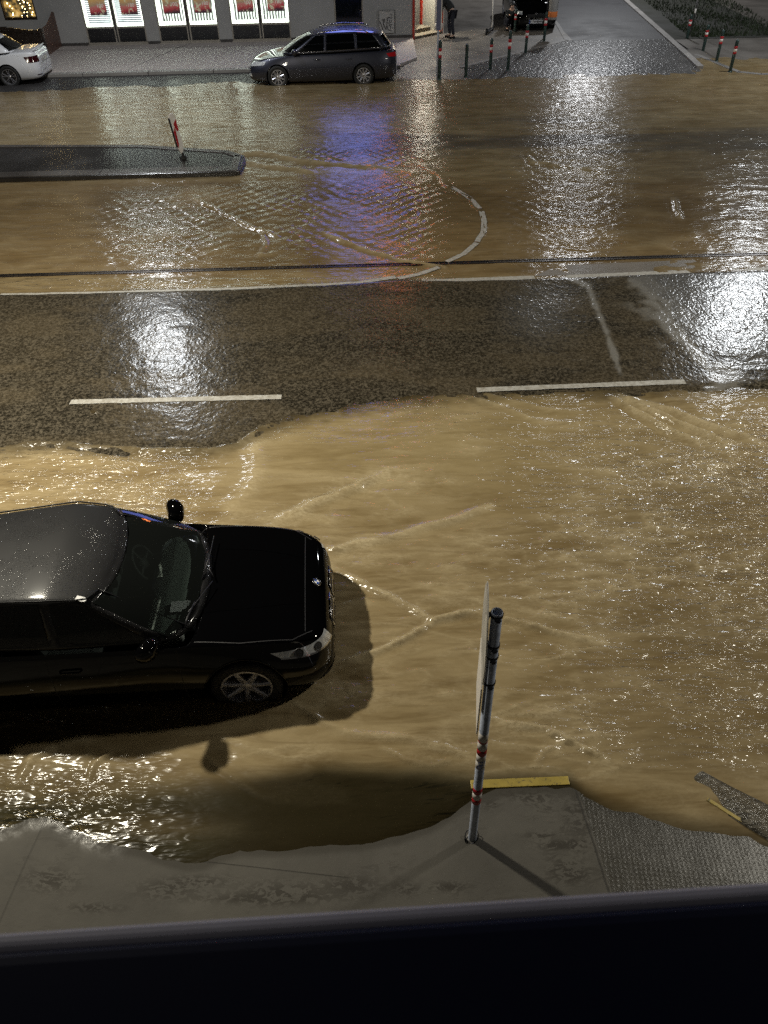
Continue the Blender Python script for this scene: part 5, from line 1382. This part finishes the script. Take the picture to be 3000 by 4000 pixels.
# upper windows
for (x0, x1, z0, z1) in ops[5:11]:
    bm = bmesh.new(); box(bm, x0, x0 + .07, .1, .18, z0, z1); box(bm, x1 - .07, x1, .1, .18, z0, z1); box(bm, x0 + .07, x1 - .07, .101, .18, z0, z0 + .07); box(bm, x0 + .07, x1 - .07, .101, .18, z1 - .07, z1)
    wn = link('window', bm, M['frame_pale'], B); boxobj('pane', (x0 + .07, x1 - .07, .12, .13, z0 + .07, z1 - .07), M['pane_dark'], wn)
x0, x1, z0, z1 = ORANGE
bm = bmesh.new(); box(bm, x0, x0 + .07, .1, .18, z0, z1); box(bm, x1 - .07, x1, .1, .18, z0, z1); box(bm, x0 + .07, x1 - .07, .101, .18, z0, z0 + .07); box(bm, x0 + .07, x1 - .07, .101, .18, z1 - .07, z1)
wn = link('window', bm, M['frame_pale'], B); boxobj('lit_curtain', (x0 + .07, x1 - .07, .12, .13, z0 + .07, z1 - .07), emis('orange_curtain_light', (1, .24, .06), 13), wn)
# cabinet door with graffiti
t = boxobj('meter_cabinet', (WX(.22), WX(.80), -.055, .0, .30, 1.04), pbr('cabinet_grey', (.36, .35, .34), .6, var=.1), B, .008)
bm = bmesh.new()
for a, b in (((.22, .30), (.22, 1.04)), ((.22, 1.04), (.80, 1.04)), ((.80, 1.04), (.80, .30))): tube(bm, [(WX(a[0]), -.056, a[1]), (WX(b[0]), -.056, b[1])], .007, 5)
link('cabinet_edge', bm, M['frame_dark'], t)
gx = lambda u: WX(.22) + .58 * (u - 205) / 375; gz = lambda v: 1.04 - .74 * (v - 245) / 550
bm = bmesh.new()
for st, w_ in (([(212, 500), (260, 600), (300, 740)], 15), ([(300, 440), (310, 560), (345, 660), (370, 710)], 14), ([(330, 440), (340, 540)], 16), ([(375, 700), (395, 560), (410, 430)], 14), ([(395, 440), (440, 420), (500, 430), (505, 520), (460, 540)], 15), ([(410, 540), (470, 590), (520, 600)], 13), ([(420, 610), (405, 660), (425, 720), (470, 730), (490, 650), (450, 600)], 13), ([(455, 470), (460, 540)], 12), ([(480, 330), (520, 360), (520, 430)], 10), ([(520, 680), (545, 670)], 13), ([(470, 730), (500, 750)], 10), ([(300, 470), (255, 480)], 8), ([(255, 620), (320, 660), (300, 560)], 9), ([(350, 285), (470, 275)], 6)):
    tube(bm, [(gx(u), -.0575, gz(v)) for u, v in st], w_ * .00115, 6)
for v in bm.verts: v.co.y = -.0575 + (v.co.y + .0575) * .12
link('graffiti', bm, M['ink'], t)
# blue illuminated banner and its housing
S_ = empty('illuminated_sign', (-.80, 34.33, 3.1), .016); tag(S_, 'tall blue illuminated sign high on the facade, seen only as a reflection', 'sign')
boxobj('sign_case', (-1.32, 1.32, -.02, .14, 0, 3.9), M['frame_dark'], S_, .02)
boxobj('sign_face', (-1.25, 1.25, -.03, -.021, .07, 3.83), emis('blue_sign_light', (.24, .30, 1.0), 2.7), S_)

# entrance: steps, door, white reveal wall
Acorner = GF(1612, 161); Ecorner = GF(1727, 137)
u_ = (Ecorner - Acorner); Lc = u_.length; u_.normalize(); n_ = Vector((-u_.y, u_.x, 0))
E_ = empty('entrance', (0, 0, 0)); tag(E_, 'lit corner entrance with two stone steps and a red framed door', 'entrance')
def poly(name, pts, z0, z1, mat, bev=.01, par=None):
    bm = bmesh.new(); prism(bm, [(p.x, p.y) for p in pts], z0, z1)
    if bev: bevel(bm, bev, 2)
    return link(name, bm, mat, par or E_)
M['step'] = concrete('step_stone', (.33, .29, .22), var=.12)
M['riser'] = concrete('step_riser', (.10, .085, .065), var=.3)
for k, (off, fr_, z) in enumerate(((0.0, 1.0, .13), (.42, .86, .27), (.95, .55, .40))):
    p = Acorner + n_ * off + Vector((.03, 0, 0)); q = Acorner + u_ * Lc * fr_ + n_ * off
    poly('step', [p, q, q + n_ * (2.2 - off), p + n_ * (2.2 - off)], -.02 if k == 0 else z - .14, z, M['riser'], .012)
    poly('step_tread', [p + n_ * .004, q + n_ * .004, q + n_ * .54, p + n_ * .54], z - .001, z + .012, M['step'], .004)
W0, W1 = GF(1650, 92, .28), GF(1700, 100, .28)
Wd = Acorner + n_ * 1.15
def wall(name, a, b, z0, z1, th, mat, par=None):
    d = (b - a).normalized(); n = Vector((-d.y, d.x, 0)) * th
    return poly(name, [a, b, b + n, a + n], z0, z1, mat, 0, par)
W0 = W0; wall('white_wall', W0, Ecorner + Vector((-.08, -.02, 0)), 0, 3.2, .2, M['plaster_white'])
o = wall('door', Acorner + Vector((.10, .55, 0)), W0 + Vector((-.05, 0, 0)), .3, 2.6, .05, M['pane_dark'])
wall('door_jamb', W0 + Vector((-.10, -.03, 0)), W0 + Vector((.0, -.04, 0)), .25, 2.7, .08, M['redframe'])
wall('door_jamb', Acorner + Vector((.0, -.035, 0)), Acorner + Vector((.07, .0, 0)), .0, 3.1, .09, M['redframe'])
wall('corner_trim', Ecorner + Vector((-.08, -.05, 0)), Ecorner + Vector((.02, .03, 0)), .0, 3.1, .07, pbr('orange_red_trim', (.62, .10, .04), .4))
wall('left_reveal', Acorner + Vector((.001, 1.8, 0)), Acorner + Vector((.001, .06, 0)), .0, 3.1, .1, M['plaster_white'])
bm = bmesh.new(); pts = [Acorner, Ecorner, Ecorner + Vector((0, 4, 0)), Acorner + Vector((0, 4, 0))]
prism(bm, [(p.x, p.y) for p in pts], 3.12, 12.0); link('upper_wall', bm, M['plaster'], E_)
o = wall('flank_wall', Ecorner + Vector((.0, .06, 0)), Ecorner + Vector((.9, 30, 0)), -.05, 12.0, .3, M['plaster'], E_)
cp = (Acorner + Ecorner) / 2 + n_ * .25
bm = bmesh.new(); lathe(bm, [(.001, 0), (.12, 0), (.13, .04), (.14, .05)], 20, M=Matrix.Translation((cp.x, cp.y, 3.06))); link('ceiling_lamp', bm, emis('entry_lamp', (1, .93, .78), 25), E_)
l = bpy.data.lights.new('entry_light', 'AREA'); l.shape = 'DISK'; l.size = .28; l.energy = 95; l.color = (1, .92, .76)
lo = bpy.data.objects.new('entry_light', l); C.objects.link(lo); lo.parent = E_; lo.location = (cp.x, cp.y, 3.0)

# wooden terrace barrier
t = empty('terrace_barrier', (-11.92, 32.6, .127)); tag(t, 'dark wooden terrace barrier with a curved top beside the lit shop windows', 'barrier')
bm = bmesh.new(); top = [(x, .80 + .30 * (math.sin(min(1, max(0, (-x - .25) / 3.2)) * PI / 2)) ** 1.3) for x in np.linspace(-5.5, 0, 24)]
for (xa, za), (xb, zb) in zip(top[:-1], top[1:]): box(bm, xa, xb, -.045, .045, min(za, zb) - .075, max(za, zb))
bmesh.ops.remove_doubles(bm, verts=bm.verts, dist=.002); link('top_rail', bm, M['wood'], t)
for k in range(26):
    x = -.2 - k * .2; zt = float(np.interp(x, [p[0] for p in top], [p[1] for p in top]))
    if x > -1.5: continue
    boxobj('slat', (x - .045, x + .045, -.015, .015, .46, zt - .07), M['wood'], t)
boxobj('lower_panel', (-5.5, -.06, -.02, .02, .0, .47), M['wood'], t); boxobj('solid_panel', (-1.5, -.06, -.018, .018, .475, .82), M['wood'], t)
boxobj('post', (-.06, .06, -.06, .06, 0, .86), M['wood'], t, .008)
bm = bmesh.new(); sp = [(0, 0), (0, .82), (.7, .86), (1.2, 1.0), (1.55, 1.12), (1.8, 1.12), (1.95, 1.0), (1.95, 0)]
a = [bm.verts.new((-.02, y + .06, z)) for y, z in sp]; b = [bm.verts.new((.03, y + .06, z)) for y, z in sp]
bm.faces.new(a); bm.faces.new(b[::-1])
for i in range(len(sp)): bm.faces.new((a[i], b[i], b[(i + 1) % len(sp)], a[(i + 1) % len(sp)]))
bmesh.ops.recalc_face_normals(bm, faces=bm.faces); link('side_panel', bm, M['wood_red'], t)

# ------------------------------------------------------------------ bollards
def make_bollard(banded):
    t = empty('bollard')
    bm = bmesh.new(); lathe(bm, [(.052, -.12), (.052, .96), (.046, 1.0), (.03, 1.03), (.001, 1.035)], 18); link('post', bm, M['green_post'], t, True)
    bm = bmesh.new(); lathe(bm, [(.07, -.12), (.07, .03), (.056, .045)], 18); link('foot_ring', bm, M['green_post'], t, True)
    if banded:
        for z0, z1, m in ((.58, .655, 'band_red'), (.655, .745, 'band_white'), (.745, .83, 'band_red')):
            bm = bmesh.new(); lathe(bm, [(.0525, z0), (.0545, z0 + .002), (.0545, z1 - .002), (.0525, z1)], 18); link('reflective_band', bm, M[m], t, True)
    return t
proto = make_bollard(True); plain = make_bollard(False)
def copy_tree(o, parent=None):
    c = o.copy(); C.objects.link(c); c.parent = parent
    for ch in list(o.children): copy_tree(ch, c)
    return c
BL = [(1716, 312, 156, 1, 'red and white banded bollard right beside the thin sign pole'), (1819, 302, 171, 0, 'plain dark green bollard without bands'),
      (1914, 274, 148, 1, 'banded bollard in front of the kick scooter, next to the plain green one'), (1983, 278, 120, 1, 'banded bollard standing nearest the water left of the number plate'),
      (2052, 212, 95, 1, 'banded bollard just below the number plate of the black car'), (2124, 166, 46, 1, 'banded bollard against the litter bin'), (2010, 131, 50, 1, 'small far bollard in front of the black car headlight'),
      (2851, 282, 154, 1, 'rightmost banded bollard, its foot in brown water'), (2798, 241, 116, 1, 'middle bollard of the three on the right kerb corner'), (2745, 202, 118, 1, 'short bollard, leftmost of the three on the right kerb corner'),
      (2682, 157, 72, 1, 'far bollard on the right beside the silver pole and grass')]
used = {0: False, 1: False}
for fx, fy, ft, bd, lab in BL:
    p = GF(fx, fy); src = proto if bd else plain
    o = src if not used[bd] else copy_tree(src); used[bd] = True
    o.location = (p.x, p.y, 0); h = zfor(ft, p.x, p.y); o.scale = (1, 1, max(.8, min(1.25, h / 1.035)))
    tag(o, lab, 'bollard', 'steel bollards along the pavement edges')
# litter bin on a post
p = GF(2124, 160); t = empty('litter_bin', (p.x + .28, p.y + .25, 0)); tag(t, 'grey litter bin with an orange band beside the black car', 'litter bin')
zt, zb_ = 1.65, zfor(76, p.x + .28, p.y + .25)
bm = bmesh.new(); lathe(bm, [(.001, zb_), (.15, zb_), (.165, zb_ + .02), (.19, zt - .05), (.19, zt), (.17, zt + .02), (.001, zt + .08)], 24); link('bin_body', bm, M['bin_grey'], t, True)
bm = bmesh.new(); lathe(bm, [(.171, zb_ + .09), (.1745, zb_ + .10), (.178, zb_ + .26), (.176, zb_ + .27)], 24); link('orange_band', bm, M['orange'], t, True)
bm = bmesh.new(); tube(bm, [(-.22, 0, -.05), (-.22, 0, 2.2)], .03, 10); box(bm, -.22, -.15, -.03, .03, zb_ + .3, zb_ + .36); link('bin_post', bm, M['clamp'], t, True)
# thin sign pole by the first bollard
p = GF(1707, 313); t = empty('sign_pole', (p.x, p.y, 0)); tag(t, 'thin sign pole with a narrow edge-on plate at the flooded far corner', 'sign pole')
bm = bmesh.new(); tube(bm, [(0, 0, -.1), (0, 0, 3.3)], .028, 10); link('pole', bm, M['steel'], t, True)
zs_ = zfor(118, p.x, p.y); bm = bmesh.new(); box(bm, -.07, .07, -.06, -.045, zs_, zs_ + 1.7); bevel(bm, .006); link('sign_plate', bm, pbr('sign_blue_grey', (.14, .15, .24), .4), t)
boxobj('sign_edge', (.072, .10, -.06, -.03, zs_, zs_ + 1.7), M['band_white'], t)
# silver pole at the right
p = GF(2696, 140); t = empty('sign_pole', (p.x, p.y, 0)); tag(t, 'slim silver pole with a white sticker rising from the verge at top right', 'sign pole')
bm = bmesh.new(); tube(bm, [(0, 0, -.1), (0, 0, 3.6)], .03, 10); link('pole', bm, M['chrome'], t, True)
zz = zfor(42, p.x, p.y); bm = bmesh.new(); lathe(bm, [(.031, zz - .07), (.036, zz - .06), (.036, zz + .06), (.031, zz + .07)], 12); link('sticker', bm, M['band_white'], t, True)

# second person, crouching in the dark beside the black car
p2 = GF(1992, 122); t2 = empty('person', (p2.x, p2.y, .05)); tag(t2, 'person in a black coat crouching in front of the dark car behind the bollards', 'person')
PERSON2 = t2
# kick scooter left on its stand
p = GF(1912, 134); t = empty('kick_scooter', (p.x, p.y, .02), math.radians(68)); tag(t, 'grey kick scooter parked on the pavement left of the black car', 'kick scooter')
bm = bmesh.new(); box(bm, -.42, .30, -.07, .07, .10, .15); bevel(bm, .015); link('deck', bm, M['plastic'], t)
bm = bmesh.new(); tube(bm, [(.42, 0, .12), (.38, 0, .30), (.26, 0, 1.12)], .028, 10); tube(bm, [(.30, 0, .13), (.37, 0, .32)], .03, 8); link('stem', bm, M['bin_grey'], t, True)
bm = bmesh.new(); tube(bm, [(.26, -.25, 1.14), (.26, 0, 1.12), (.26, .25, 1.14)], .017, 8); link('handlebar', bm, M['plastic'], t, True)
for x in (-.48, .44):
    bm = bmesh.new(); lathe(bm, [(.05, -.02), (.10, -.022), (.108, 0), (.10, .022), (.05, .02)], 20, 'Y', Matrix.Translation((x, 0, .105))); link('wheel', bm, M['rubber'], t, True)
bm = bmesh.new(); tube(bm, [(-.52, 0, .23), (-.40, 0, .22), (-.36, 0, .14)], .03, 6); link('mudguard', bm, M['plastic'], t, True)

# ------------------------------------------------------------------ person bending over a bag
def skin_mesh(name, nodes, edges, root, mat, parent, lv=2):
    me = bpy.data.meshes.new(name); me.from_pydata([n[0] for n in nodes], edges, [])
    o = bpy.data.objects.new(name, me); C.objects.link(o)
    sk = o.modifiers.new('k', 'SKIN'); sk.use_smooth_shade = True
    for i, n in enumerate(nodes):
        r = n[1] if isinstance(n[1], tuple) else (n[1], n[1]); me.skin_vertices[0].data[i].radius = r
        me.skin_vertices[0].data[i].use_root = (i == root)
    s_ = o.modifiers.new('s', 'SUBSURF'); s_.levels = s_.render_levels = lv
    baked(o); o.data.materials.clear(); o.data.materials.append(mat); o.parent = parent
    return o
p = GF(1752, 154); t = empty('person', (p.x, p.y, .05)); tag(t, 'person in dark clothes bending forward over a pale bag outside the lit entrance', 'person')
N = [((.10, 0, .88), (.13, .15)), ((.02, 0, 1.02), (.12, .14)), ((-.12, 0, 1.17), (.12, .15)), ((-.26, 0, 1.29), (.10, .15)), ((-.36, 0, 1.34), .055), ((-.45, 0, 1.38), .05), ((-.50, 0, 1.42), (.085, .08)), ((-.55, 0, 1.44), (.075, .07)),
     ((.10, .10, .82), .085), ((.0, .11, .48), .058), ((.06, .12, .10), .042), ((-.10, .12, .04), .035),
     ((.12, -.10, .82), .085), ((.10, -.12, .48), .058), ((.18, -.13, .10), .042), ((.03, -.13, .04), .035),
     ((-.27, .20, 1.25), .055), ((-.27, .23, .98), .042), ((-.34, .20, .74), .032), ((-.35, .19, .66), .034),
     ((-.27, -.20, 1.25), .055), ((-.30, -.24, .98), .042), ((-.38, -.14, .76), .032), ((-.40, -.12, .68), .034)]
Ed = [(0, 1), (1, 2), (2, 3), (3, 4), (4, 5), (5, 6), (6, 7), (0, 8), (8, 9), (9, 10), (10, 11), (0, 12), (12, 13), (13, 14), (14, 15), (3, 16), (16, 17), (17, 18), (18, 19), (3, 20), (20, 21), (21, 22), (22, 23)]
for hand, sg in ((19, 1), (23, -1)):
    hx, hy, hz = N[hand][0]
    for k in range(5):
        i0 = len(N); ox = (-.024 + .013 * k); L_ = (.052, .066, .070, .064, .045)[k]
        N.append(((hx + ox * .8, hy + sg * .004, hz - .03), .009)); N.append(((hx + ox * 1.4 + (.02 if k == 4 else 0), hy - sg * .012, hz - .03 - L_ * .7), .008)); N.append(((hx + ox * 1.4 + (.025 if k == 4 else .005), hy - sg * .03, hz - .03 - L_), .007))
        Ed += [(hand, i0), (i0, i0 + 1), (i0 + 1, i0 + 2)]
skin_mesh('body', N, Ed, 0, M['skin'], t)
Jn = [(N[i][0], tuple(r * 1.16 + .012 for r in (N[i][1] if isinstance(N[i][1], tuple) else (N[i][1],) * 2))) for i in (0, 1, 2, 3, 4, 16, 17, 18, 20, 21, 22)]
skin_mesh('jacket', Jn, [(0, 1), (1, 2), (2, 3), (3, 4), (3, 5), (5, 6), (6, 7), (3, 8), (8, 9), (9, 10)], 0, M['cloth_dark'], t)
Tn = [(N[i][0], tuple(r * 1.14 + .010 for r in (N[i][1] if isinstance(N[i][1], tuple) else (N[i][1],) * 2))) for i in (0, 8, 9, 10, 12, 13, 14)]
skin_mesh('trousers', Tn, [(0, 1), (1, 2), (2, 3), (0, 4), (4, 5), (5, 6)], 0, M['cloth_navy'], t)
for a in ((.06, .12), (.18, -.13)):
    bm = bmesh.new(); box(bm, a[0] - .20, a[0] + .07, a[1] - .05, a[1] + .05, -.03, .07); bevel(bm, .025, 3); link('shoe', bm, M['plastic'], t, True)
bm = bmesh.new(); bmesh.ops.create_icosphere(bm, subdivisions=3, radius=.115, matrix=Matrix.Translation((-.50, 0, 1.455)))
for v in bm.verts:
    v.co.x = -.50 + (v.co.x + .50) * 1.0; v.co += Vector((.02, 0, .012)) if v.co.x > -.5 else Vector((0, 0, 0))
    v.co += Vector((random.uniform(-1, 1), random.uniform(-1, 1), random.uniform(-1, 1))) * .005
bmesh.ops.delete(bm, geom=[v for v in bm.verts if v.co.z < 1.40 and v.co.x < -.52], context='VERTS')
link('hair', bm, M['hair'], t, True)
bm = bmesh.new()
for z, r1, r2 in ((.30, .02, .02), (.31, .11, .06), (.40, .13, .075), (.50, .12, .06), (.56, .07, .02), (.60, .03, .015)):
    pass
rings = []
for z, r1, r2 in ((.28, .01, .01), (.29, .12, .07), (.38, .145, .085), (.48, .13, .065), (.55, .075, .03), (.60, .05, .018)):
    rings.append([bm.verts.new((-.38 + r1 * math.cos(2 * PI * k / 18) * (1 + .12 * math.sin(5 * k)), .05 + r2 * math.sin(2 * PI * k / 18) * (1 + .1 * math.cos(7 * k)), z)) for k in range(18)])
for i in range(5):
    for k in range(18): bm.faces.new((rings[i][k], rings[i][(k + 1) % 18], rings[i + 1][(k + 1) % 18], rings[i + 1][k]))
bmesh.ops.recalc_face_normals(bm, faces=bm.faces)
for h in ((-.36, .16), (-.41, -.09)): tube(bm, [(-.38, .05, .58), (h[0], h[1], .62)], .008, 6)
b_ = link('bag', bm, M['bag'], None, True); b_.location = (p.x, p.y, .05); tag(b_, 'pale crumpled bag held by the bending person', 'bag')

N2 = [((0, .10, .34), (.15, .16)), ((0, .02, .50), (.14, .17)), ((0, -.06, .66), (.13, .18)), ((0, -.12, .76), .06), ((0, -.15, .82), (.08, .085)), ((0, -.17, .87), (.075, .08)),
      ((.12, .0, .36), .085), ((.16, -.28, .42), .06), ((.15, -.16, .10), .045), ((.15, -.27, .04), .035),
      ((-.12, .0, .36), .085), ((-.16, -.28, .42), .06), ((-.15, -.16, .10), .045), ((-.15, -.27, .04), .035),
      ((.19, -.10, .64), .055), ((.23, -.26, .50), .042), ((.14, -.40, .56), .032), ((-.19, -.10, .64), .055), ((-.22, -.26, .50), .042), ((-.12, -.40, .58), .032)]
E2 = [(0, 1), (1, 2), (2, 3), (3, 4), (4, 5), (0, 6), (6, 7), (7, 8), (8, 9), (0, 10), (10, 11), (11, 12), (12, 13), (2, 14), (14, 15), (15, 16), (2, 17), (17, 18), (18, 19)]
for hand, sg in ((16, -1), (19, 1)):
    hx, hy, hz = N2[hand][0]
    for k in range(5):
        i0 = len(N2); ox = -.024 + .012 * k; L_ = (.050, .066, .070, .064, .045)[k]
        N2.append(((hx + ox, hy - .025, hz + .005), .009)); N2.append(((hx + ox * 1.2, hy - .03 - L_ * .6, hz - .01), .008)); N2.append(((hx + ox * 1.2, hy - .03 - L_ * .9, hz - .03), .007)); E2 += [(hand, i0), (i0, i0 + 1), (i0 + 1, i0 + 2)]
skin_mesh('body', N2, E2, 0, M['skin'], PERSON2)
big = lambda n, f, a: (n[0], tuple(r * f + a for r in (n[1] if isinstance(n[1], tuple) else (n[1],) * 2)))
skin_mesh('coat', [big(N2[i], 1.15, .014) for i in (0, 1, 2, 14, 15, 16, 17, 18, 19)], [(0, 1), (1, 2), (2, 3), (3, 4), (4, 5), (2, 6), (6, 7), (7, 8)], 0, M['cloth_dark'], PERSON2)
skin_mesh('trousers', [big(N2[i], 1.12, .010) for i in (0, 6, 7, 8, 10, 11, 12)], [(0, 1), (1, 2), (2, 3), (0, 4), (4, 5), (5, 6)], 0, M['cloth_navy'], PERSON2)
for x_ in (.15, -.15):
    bm = bmesh.new(); box(bm, x_ - .05, x_ + .05, -.36, -.09, -.02, .07); bevel(bm, .025, 3); link('shoe', bm, M['plastic'], PERSON2, True)
bm = bmesh.new(); bmesh.ops.create_icosphere(bm, subdivisions=3, radius=.112, matrix=Matrix.Translation((0, -.14, .875)))
for v in bm.verts: v.co += Vector((random.uniform(-1, 1), random.uniform(-1, 1), random.uniform(-1, 1))) * .005
bmesh.ops.delete(bm, geom=[v for v in bm.verts if v.co.z < .86 and v.co.y < -.17], context='VERTS')
link('hair', bm, M['ink'], PERSON2, True)



# ------------------------------------------------------------------ camera
cam = bpy.data.cameras.new('camera'); co = bpy.data.objects.new('camera', cam); C.objects.link(co)
cam.sensor_fit = 'VERTICAL'; cam.sensor_height = 24.0; cam.lens = 24.0 * F / 4000.0
cam.dof.use_dof = True; cam.dof.focus_distance = 8.0; cam.dof.aperture_fstop = 9.0
cam.clip_start = .02; cam.clip_end = 600
right = Vector((1, 0, 0)); down = Vector((0, -math.sin(PT), -math.cos(PT)))
cx = right * math.cos(RL) + down * math.sin(RL)
cd = -right * math.sin(RL) + down * math.cos(RL)
back = -Vector((0, math.cos(PT), -math.sin(PT)))
up = -cd
mt = Matrix(((cx.x, up.x, back.x, 0), (cx.y, up.y, back.y, 0), (cx.z, up.z, back.z, H), (0, 0, 0, 1)))
co.matrix_world = mt
sc = bpy.context.scene; sc.camera = co
sc.view_settings.view_transform = 'Standard'; sc.view_settings.look = 'None'
sc.view_settings.exposure = 0; sc.view_settings.gamma = 1
sc.render.engine = 'CYCLES'
sc.cycles.use_denoising = False; sc.cycles.max_bounces = 6; sc.cycles.transparent_max_bounces = 12
sc.cycles.sample_clamp_indirect = 3; sc.cycles.sample_clamp_direct = 15
sc.cycles.caustics_reflective = False; sc.cycles.caustics_refractive = False
